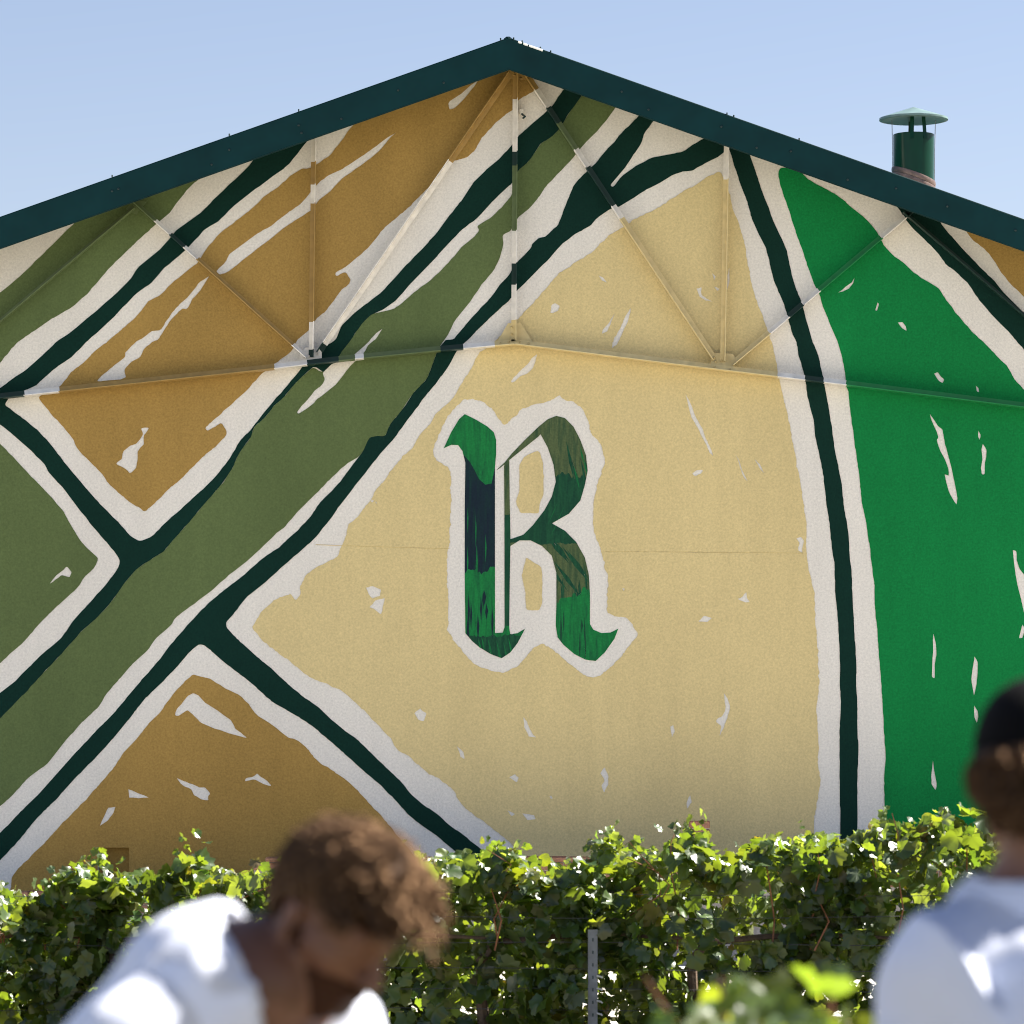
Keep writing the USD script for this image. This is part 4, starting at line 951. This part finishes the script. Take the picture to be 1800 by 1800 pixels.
def person(label, J, headC, headR, faceless=False, hair=None, cap=False, beard=False, seed=1):
    """One person from joints J (world positions): a continuous body, and shirt, trousers, shoes and hair as its parts."""
    base = np.array([J['pelvis'][0], J['pelvis'][1], 0])
    T = thing('person', label, 'person', base)
    hs = head_sdf(headC, headR)
    def torso(Pw, g=0.0):
        d = cone(Pw, J['chest'], J['belly'], .135 + g, .125 + g)
        d = smin(d, cone(Pw, J['chest_r'], J['chest_l'], .105 + g, .105 + g), .06)
        d = smin(d, cone(Pw, J['belly'], J['pelvis'], .125 + g, .135 + g), .05)
        d = smin(d, cone(Pw, J['neck'], J['sho_r'], .066 + g, .062 + g), .06)
        d = smin(d, cone(Pw, J['neck'], J['sho_l'], .066 + g, .062 + g), .06)
        d = smin(d, cone(Pw, J['neck'], J['chest'], .075 + g, .12 + g), .06)
        if 'upper' in J:
            d = smin(d, cone(Pw, J['upper'], J['chest'], .078 + g, .11 + g), .05)
        return d
    def arms(Pw, g=0.0):
        d = cone(Pw, J['sho_r'], J['elb_r'], .056 + g, .042 + g)
        return np.minimum(d, cone(Pw, J['sho_l'], J['elb_l'], .056 + g, .042 + g))
    def body(Pw):
        d = smin(torso(Pw), arms(Pw), .03)
        d = smin(d, cone(Pw, J['neck'], headC - headR[2] * .05 - headR[0] * .026, .058, .052), .025)
        d = smin(d, hs(Pw), .022)
        for s in 'rl':
            d = smin(d, cone(Pw, J['elb_' + s], J['wri_' + s], .040, .027), .02)
            d = smin(d, cone(Pw, J['hip_' + s], J['kne_' + s], .085, .056), .04)
            d = smin(d, cone(Pw, J['kne_' + s], J['ank_' + s], .054, .036), .03)
            d = smin(d, cone(Pw, J['ank_' + s], J['toe_' + s], .036, .028), .02)
            for a, b, r1, r2 in J['hand_' + s]:
                d = smin(d, cone(Pw, a, b, r1, r2), .008)
        return d
    allp = np.array([v for v in J.values() if isinstance(v, np.ndarray) and v.shape == (3,)] + [headC])
    v1, f1 = surface(lambda q: body(q), allp.min(0) - .24, allp.max(0) + .24, .0125)
    # head, hands at a finer step: project the coarse surface onto the exact shape after one subdivision there
    m = trimesh.Trimesh(v1, f1, process=False)
    near = np.linalg.norm(m.triangles_center - headC, axis=1) < .17
    for s in 'rl':
        near |= np.linalg.norm(m.triangles_center - J['wri_' + s] - .06 * (J['hand_' + s][0][1] - J['wri_' + s]) / .085, axis=1) < .15
    for _ in range(2):
        vv, ff = trimesh.remesh.subdivide(m.vertices, m.faces, np.nonzero(near)[0])
        m = trimesh.Trimesh(vv, ff, process=False)
        near = np.linalg.norm(m.triangles_center - headC, axis=1) < .16
        for s in 'rl':
            near |= np.linalg.norm(m.triangles_center - J['wri_' + s], axis=1) < .2
    m.merge_vertices()
    v = np.array(m.vertices)
    for _ in range(3):
        h = .0015
        d0 = body(v[None])[0]
        gr = np.stack([body((v + np.eye(3)[k] * h)[None])[0] - body((v - np.eye(3)[k] * h)[None])[0] for k in range(3)], -1) / (2 * h)
        v = v - np.clip(d0, -.01, .01)[:, None] * gr / np.maximum((gr ** 2).sum(-1, keepdims=True), .2)
    bod = part('body', (v, np.array(m.faces)), M['skin'], T, smooth=True)

    # T-shirt: offset of trunk and upper arms with folds, open at neck, sleeves and hem
    fn = J['folds']
    ndir = np.array(J.get('nd', headC - headR[2] * .05 - J['neck']), float); ndir /= np.linalg.norm(ndir)
    def shirt(Pw):
        # gathers hanging from the shoulders plus broad soft folds
        q = Pw - J['chest']
        along = q @ fn['down']; across = q @ fn['across']; outw = q @ fn['out']
        n1 = noise(np.stack([across * 17, along * 2.8, outw * 4], -1), seed)
        w = (1 - np.abs(2 * n1 - 1)) ** 1.5 - .45
        w2 = noise(np.stack([across * 34 + along * 9, along * 8, outw * 9], -1), seed + 5) - .5
        g = np.maximum(.018 + J.get('fold', .022) * w + .009 * w2, .006)
        al = (Pw - J['neck']) @ ndir
        rad = np.linalg.norm(Pw - J['neck'] - al[..., None] * ndir, axis=-1)
        near = np.clip((.125 - rad) / .04, 0, 1) * np.clip((al - J['cut'] + .05) / .04, 0, 1)
        g = g * (1 - near) + .017 * near
        d = smin(torso(Pw, 0.0), arms(Pw, .010), .035) - g
        d = np.maximum(d, -np.maximum(rad - J.get('wide', .115), J['cut'] - al))
        for s in 'rl':
            e = J['elb_' + s] - J['sho_' + s]; L = np.linalg.norm(e); e /= L
            al = (Pw - J['sho_' + s]) @ e
            off = np.linalg.norm(Pw - J['sho_' + s] - al[..., None] * e, axis=-1)
            d = np.where((al > .72 * L) & (off < .11), np.maximum(d, al - .74 * L), d)
        hem = (Pw - J['pelvis']) @ np.array([0, 0, -1.0]) - .06
        return np.maximum(d, hem)
    top = np.array([J[k] for k in ('neck', 'sho_r', 'sho_l', 'chest', 'chest_r', 'chest_l', 'belly', 'pelvis', 'elb_r', 'elb_l')])
    part('shirt', surface(shirt, top.min(0) - .22, top.max(0) + .2, .0085), M['cloth'], T, smooth=True)
    def collar(Pw):
        al = (Pw - J['neck']) @ ndir
        rad = np.linalg.norm(Pw - J['neck'] - al[..., None] * ndir, axis=-1)
        return np.maximum(np.maximum(np.abs(al - J['cut'] + .004) - .011, np.abs(smin(torso(Pw), arms(Pw, .010), .035) - .017) - .0065), rad - J.get('wide', .115))
    cv_, cf_ = surface(collar, J['neck'] - .17, J['neck'] + .17, .0065)
    ring = max(trimesh.Trimesh(cv_, cf_, process=False).split(only_watertight=False), key=lambda q: len(q.faces))
    part('collar', ring, M['cloth'], T, smooth=True)
    def trousers(Pw):
        d = ellip(Pw, J['pelvis'] + [0, 0, -.02], np.eye(3), (.165, .165, .15))
        for s in 'rl':
            d = smin(d, cone(Pw, J['hip_' + s], J['kne_' + s], .103, .076), .03)
            d = smin(d, cone(Pw, J['kne_' + s], J['ank_' + s], .074, .062), .02)
        d = d - .012 * (noise(Pw * 16, seed + 2) - .5)
        return np.maximum(np.maximum(d, Pw[..., 2] - J['pelvis'][2] - .06), .07 - Pw[..., 2])
    lg = np.array([J[k] for k in ('pelvis', 'kne_r', 'kne_l', 'ank_r', 'ank_l')])
    part('trousers', surface(trousers, lg.min(0) - .22, lg.max(0) + .2, .018), M['denim'], T, smooth=True)
    for s in 'rl':
        def shoe(Pw, s=s):
            d = smin(cone(Pw, J['ank_' + s] + [0, 0, -.02], J['toe_' + s], .052, .042), cone(Pw, J['ank_' + s], J['ank_' + s] + [0, 0, .04], .05, .05), .03)
            return np.maximum(d, -Pw[..., 2] + .004)
        a = np.array([J['ank_' + s], J['toe_' + s]])
        part('shoe', surface(shoe, a.min(0) - .09, a.max(0) + .09, .010), M['shoe'], T, smooth=True)
    for s in (-1, 1):
        c = headC + np.array([.083, s * .031, .001]) @ headR
        e = trimesh.creation.icosphere(2, .0115); e.apply_translation(c)
        part('eye', e, M['iris'] if hair and not cap else M['eye'], bod)

    # hair: curls rooted on the scalp
    rr = np.random.default_rng(seed)
    if hair:
        n = hair['n']
        dirs = rr.normal(0, 1, (n * 4, 3)); dirs /= np.linalg.norm(dirs, axis=1, keepdims=True)
        ok = hair['where'](dirs)
        dirs = dirs[ok][:n]
        scalp = np.array([-.008, 0, .03]) + dirs * np.array([.099, .079, .094])
        pts, cnt, wid = [], [], []
        shell_len = hair['len']
        for dv, p in zip(dirs, scalp):
            L = shell_len(dv) * rr.uniform(.55, 1.15)
            k = 9
            t = np.linspace(0, 1, k)
            a = rr.normal(0, 1, 3); a -= dv * (a @ dv); a /= np.linalg.norm(a); b = np.cross(dv, a)
            lean = np.array(hair['lean']) * rr.uniform(.3, 1.2)
            ph = rr.uniform(0, 6.3); R0 = rr.uniform(.006, .013)
            cur = p + dv * (t * L)[:, None] + lean * (t ** 1.6)[:, None] * L + (R0 * np.sin(ph + t * 9)[:, None] * a + R0 * np.cos(ph + t * 9)[:, None] * b) * np.minimum(t * 3, 1)[:, None]
            pts.append(headC + cur @ headR); cnt.append(k)
            wid.append(np.linspace(.0055, .0028, k))
        path = numbered(T, 'hair')
        bc = UsdGeom.BasisCurves.Define(stage, path)
        bc.CreateTypeAttr('linear')
        bc.CreatePointsAttr(Vt.Vec3fArray.FromNumpy((np.vstack(pts) - base).astype(np.float32)))
        bc.CreateCurveVertexCountsAttr(Vt.IntArray.FromNumpy(np.array(cnt, np.int32)))
        bc.CreateWidthsAttr(Vt.FloatArray.FromNumpy(np.concatenate(wid).astype(np.float32)))
        bc.SetWidthsInterpolation('vertex')
        UsdShade.MaterialBindingAPI.Apply(bc.GetPrim()).Bind(M['curls'])
        # the dense hair underneath
        def under(Pw):
            q = (Pw - headC) @ headR.T
            c = q - np.array([-.008, 0, .03])
            dv = c / (np.linalg.norm(c, axis=-1, keepdims=True) + 1e-9)
            e = ellip(c, (0, 0, 0), np.eye(3), (.101, .081, .096))
            th = hair['thick'](dv) * (0.7 + .9 * noise(q * 30, seed + 8) * 1.8 + .5 * noise(q * 90, seed + 9) - .75)
            return e - th
        part('hair_mass', surface(under, headC - .24, headC + .24, .006), M['hair'], path if False else T, smooth=True)
    if beard:
        def bd(Pw):
            q = (Pw - headC) @ headR.T
            low = smin(q[..., 2] + .045 - .9 * np.clip(.045 - q[..., 0], 0, .05), q[..., 2] * 0 + .05, .004)
            d = hs(Pw) - .0035 - .005 * (noise(q * 120, 4) - .4)
            d = np.maximum(d, q[..., 2] + .050 - np.clip((.035 - q[..., 0]) * 1.6, 0, .075) + .02 * (noise(q * 40, 6) - .5))
            d = np.maximum(d, .006 - q[..., 0] + .010 * (noise(q * 50, 7) - .5))
            d = np.maximum(d, -cone(q, (.12, -.016, -.071), (.12, .016, -.071), .016, .016))
            return d
        part('beard', surface(bd, headC - .2, headC + .2, .006), M['beard'], T, smooth=True)
    if cap:
        I = np.eye(3)
        def capf(Pw):
            q = (Pw - headC) @ headR.T
            d = ellip(q, (-.004, 0, .040), I, (.112, .094, .106))
            ang = np.arctan2(q[..., 1], q[..., 0])
            d = d + .0016 * np.exp(-((np.mod(ang, math.pi / 3) - math.pi / 6) / .03) ** 2) - .003 * (noise(q * 25, 3) - .5)
            d = np.maximum(d, -.004 - .35 * np.clip(-q[..., 0] - .02, 0, .1) - q[..., 2])
            d = np.minimum(d, np.linalg.norm(q - np.array([-.004, 0, .147]), axis=-1) - .009)
            # opening over the strap at the back
            d = np.maximum(d, -(np.linalg.norm((q - np.array([-.115, 0, -.012])) / np.array([1, 1, .8]), axis=-1) - .030))
            bz_ = q[..., 2] - (.030 - 1.6 * q[..., 1] ** 2 - .25 * np.clip(q[..., 0] - .08, 0, 1))
            ins = np.sqrt(((q[..., 0] - .085) / 1.0) ** 2 + (q[..., 1] * 1.05) ** 2) - .088
            br = np.maximum(np.maximum(np.abs(bz_) - .004, ins), .07 - q[..., 0])
            return np.minimum(d, br)
        part('cap', surface(capf, headC - .22, headC + .22, .005), M['cap'], T, smooth=45)
    return T

def limbs(J, yaw, stance=.11):
    h = np.array([math.cos(math.radians(yaw)), math.sin(math.radians(yaw)), 0]); l = np.array([-h[1], h[0], 0])
    for s, sg in (('l', 1), ('r', -1)):
        J['hip_' + s] = J['pelvis'] + l * sg * .085 + [0, 0, -.07]
        J['ank_' + s] = np.array([*(J['pelvis'] + h * J.get('step', .0) * sg + l * sg * stance + h * J.get('foot', 0))[:2], .085])
        J['kne_' + s] = (J['hip_' + s] + J['ank_' + s]) / 2 + h * J.get('knee', .04) + [0, 0, .02]
        J['toe_' + s] = J['ank_' + s] + h * .17 + [0, 0, -.052]
    return J

# the man bending over the vines, curly hair, in profile
Y1 = 6.2
yaw1 = -35.0
fw = np.array([math.cos(math.radians(yaw1)), math.sin(math.radians(yaw1)), 0]); rt = np.array([fw[1], -fw[0], 0])
J = {'cut': .004, 'wide': .12, 'nd': (.88, -.22, .33), 'neck': W(437, 1726, Y1), 'sho_r': W(225, 1850, Y1 - .135), 'sho_l': W(575, 1835, Y1 + .15)}
J['upper'] = W(338, 1736, Y1 - .055); J['chest'] = J['neck'] - fw * .10 + np.array([-.035, .02, -.17])
J['chest_r'] = J['chest'] + rt * .075 + [0, 0, .02]; J['chest_l'] = J['chest'] - rt * .075 + [0, 0, .02]
J['belly'] = J['neck'] - fw * .24 + np.array([0, 0, -.36])
J['pelvis'] = J['neck'] - fw * .30 + np.array([0, 0, -.50])
J['elb_r'] = J['sho_r'] + np.array([.02, -.05, -.28]); J['wri_r'] = J['elb_r'] + fw * .20 + np.array([.06, .04, -.12])
J['elb_l'] = J['sho_l'] + np.array([.06, .05, -.26]); J['wri_l'] = J['elb_l'] + fw * .20 + np.array([0, -.04, -.10])
for s, sd in (('r', 1), ('l', -1)):
    J['hand_' + s] = hand_chain(J['wri_' + s], fw * 1.0 + [0, 0, -.5], [0, 0, -1.0] - rt * .3 * sd, curl=.55, side=sd)
J['knee'] = .05; J['foot'] = .06
limbs(J, yaw1)
J['folds'] = {'down': np.array([-.45, .1, -.88]), 'across': np.array([fw[0], fw[1], -.35]), 'out': -rt}
hR = basis(yaw1, 38, 0)
hC = W(588, 1608, Y1)
def where1(d):
    return (d[:, 2] > .10 - .55 * np.clip(-d[:, 0], 0, 1)) & ~((d[:, 0] > .60) & (d[:, 2] < .35)) | ((d[:, 0] < -.45) & (d[:, 2] > -.62))
def len1(d):
    return .018 + .018 * max(0, d[2]) + .042 * max(0, d[0]) * (d[2] > 0)
def thick1(d):
    on = np.clip((d[..., 2] - .05 + .75 * np.clip(-d[..., 0], 0, 1)) * 6, -1.5, 1)
    return .008 * on + np.where(on > .3, .014 * np.clip(d[..., 2], 0, 1) + .024 * np.clip(d[..., 0], 0, 1) * (d[..., 2] > .1), 0) - .010
person('man in a white t-shirt bending forward, brown curly hair, head bowed', J, hC, hR, hair={'n': 2600, 'where': where1, 'len': len1, 'thick': thick1, 'lean': (.5, 0, -.4)}, beard=True, seed=3)

# the man in the black cap at the right edge, seen from behind
Y2 = 6.25
yaw2 = 122.0
fw = np.array([math.cos(math.radians(yaw2)), math.sin(math.radians(yaw2)), 0]); rt = np.array([fw[1], -fw[0], 0])
J = {'neck': W(1822, 1612, Y2), 'cut': .052, 'wide': .105}
J['fold'] = .042; J['sho_l'] = J['neck'] - rt * .152 + [0, 0, -.088]; J['sho_r'] = J['neck'] + rt * .152 + [0, 0, -.088]
J['chest'] = J['neck'] - fw * .085 + np.array([0, 0, -.18])
J['chest_l'] = J['chest'] - rt * .075 + [0, 0, .03]; J['chest_r'] = J['chest'] + rt * .075 + [0, 0, .03]
J['belly'] = J['neck'] - fw * .19 + np.array([0, 0, -.37]); J['pelvis'] = J['neck'] - fw * .25 + np.array([0, 0, -.51])
J['elb_l'] = J['sho_l'] - rt * .045 + fw * .02 + np.array([0, 0, -.28]); J['wri_l'] = J['elb_l'] + fw * .20 + np.array([0, 0, -.12])
J['elb_r'] = J['sho_r'] + rt * .045 + fw * .02 + np.array([0, 0, -.28]); J['wri_r'] = J['elb_r'] + fw * .20 + np.array([0, 0, -.12])
for s, sd in (('r', 1), ('l', -1)):
    J['hand_' + s] = hand_chain(J['wri_' + s], fw + [0, 0, -.4], [0, 0, -1.0] - rt * .3 * sd, curl=.55, side=sd)
limbs(J, yaw2)
J['folds'] = {'down': np.array([.12, 0, -1.0]), 'across': rt, 'out': -fw}
hR = basis(88.0, 10, 0)
hC = W(1825, 1366, Y2)
def where2(d):
    return (d[:, 2] < -.1) & (d[:, 2] > -.95) & (d[:, 0] < .35) & ~((np.abs(d[:, 1]) > .75) & (d[:, 2] < -.5))
def len2(d):
    return .026 + .026 * max(0, -d[0])
def thick2(d):
    on = np.clip((.15 - d[..., 2]) * 5, -1, 1) * np.clip((.3 - d[..., 0]) * 4, -1, 1)
    return np.where((d[..., 2] < .2) & (d[..., 0] < .35), .016 * np.abs(on), -.02) - .004
person('man seen from behind in a black cap and white t-shirt', J, hC, hR, hair={'n': 1900, 'where': where2, 'len': len2, 'thick': thick2, 'lean': (-.15, 0, -.5)}, cap=True, seed=8)
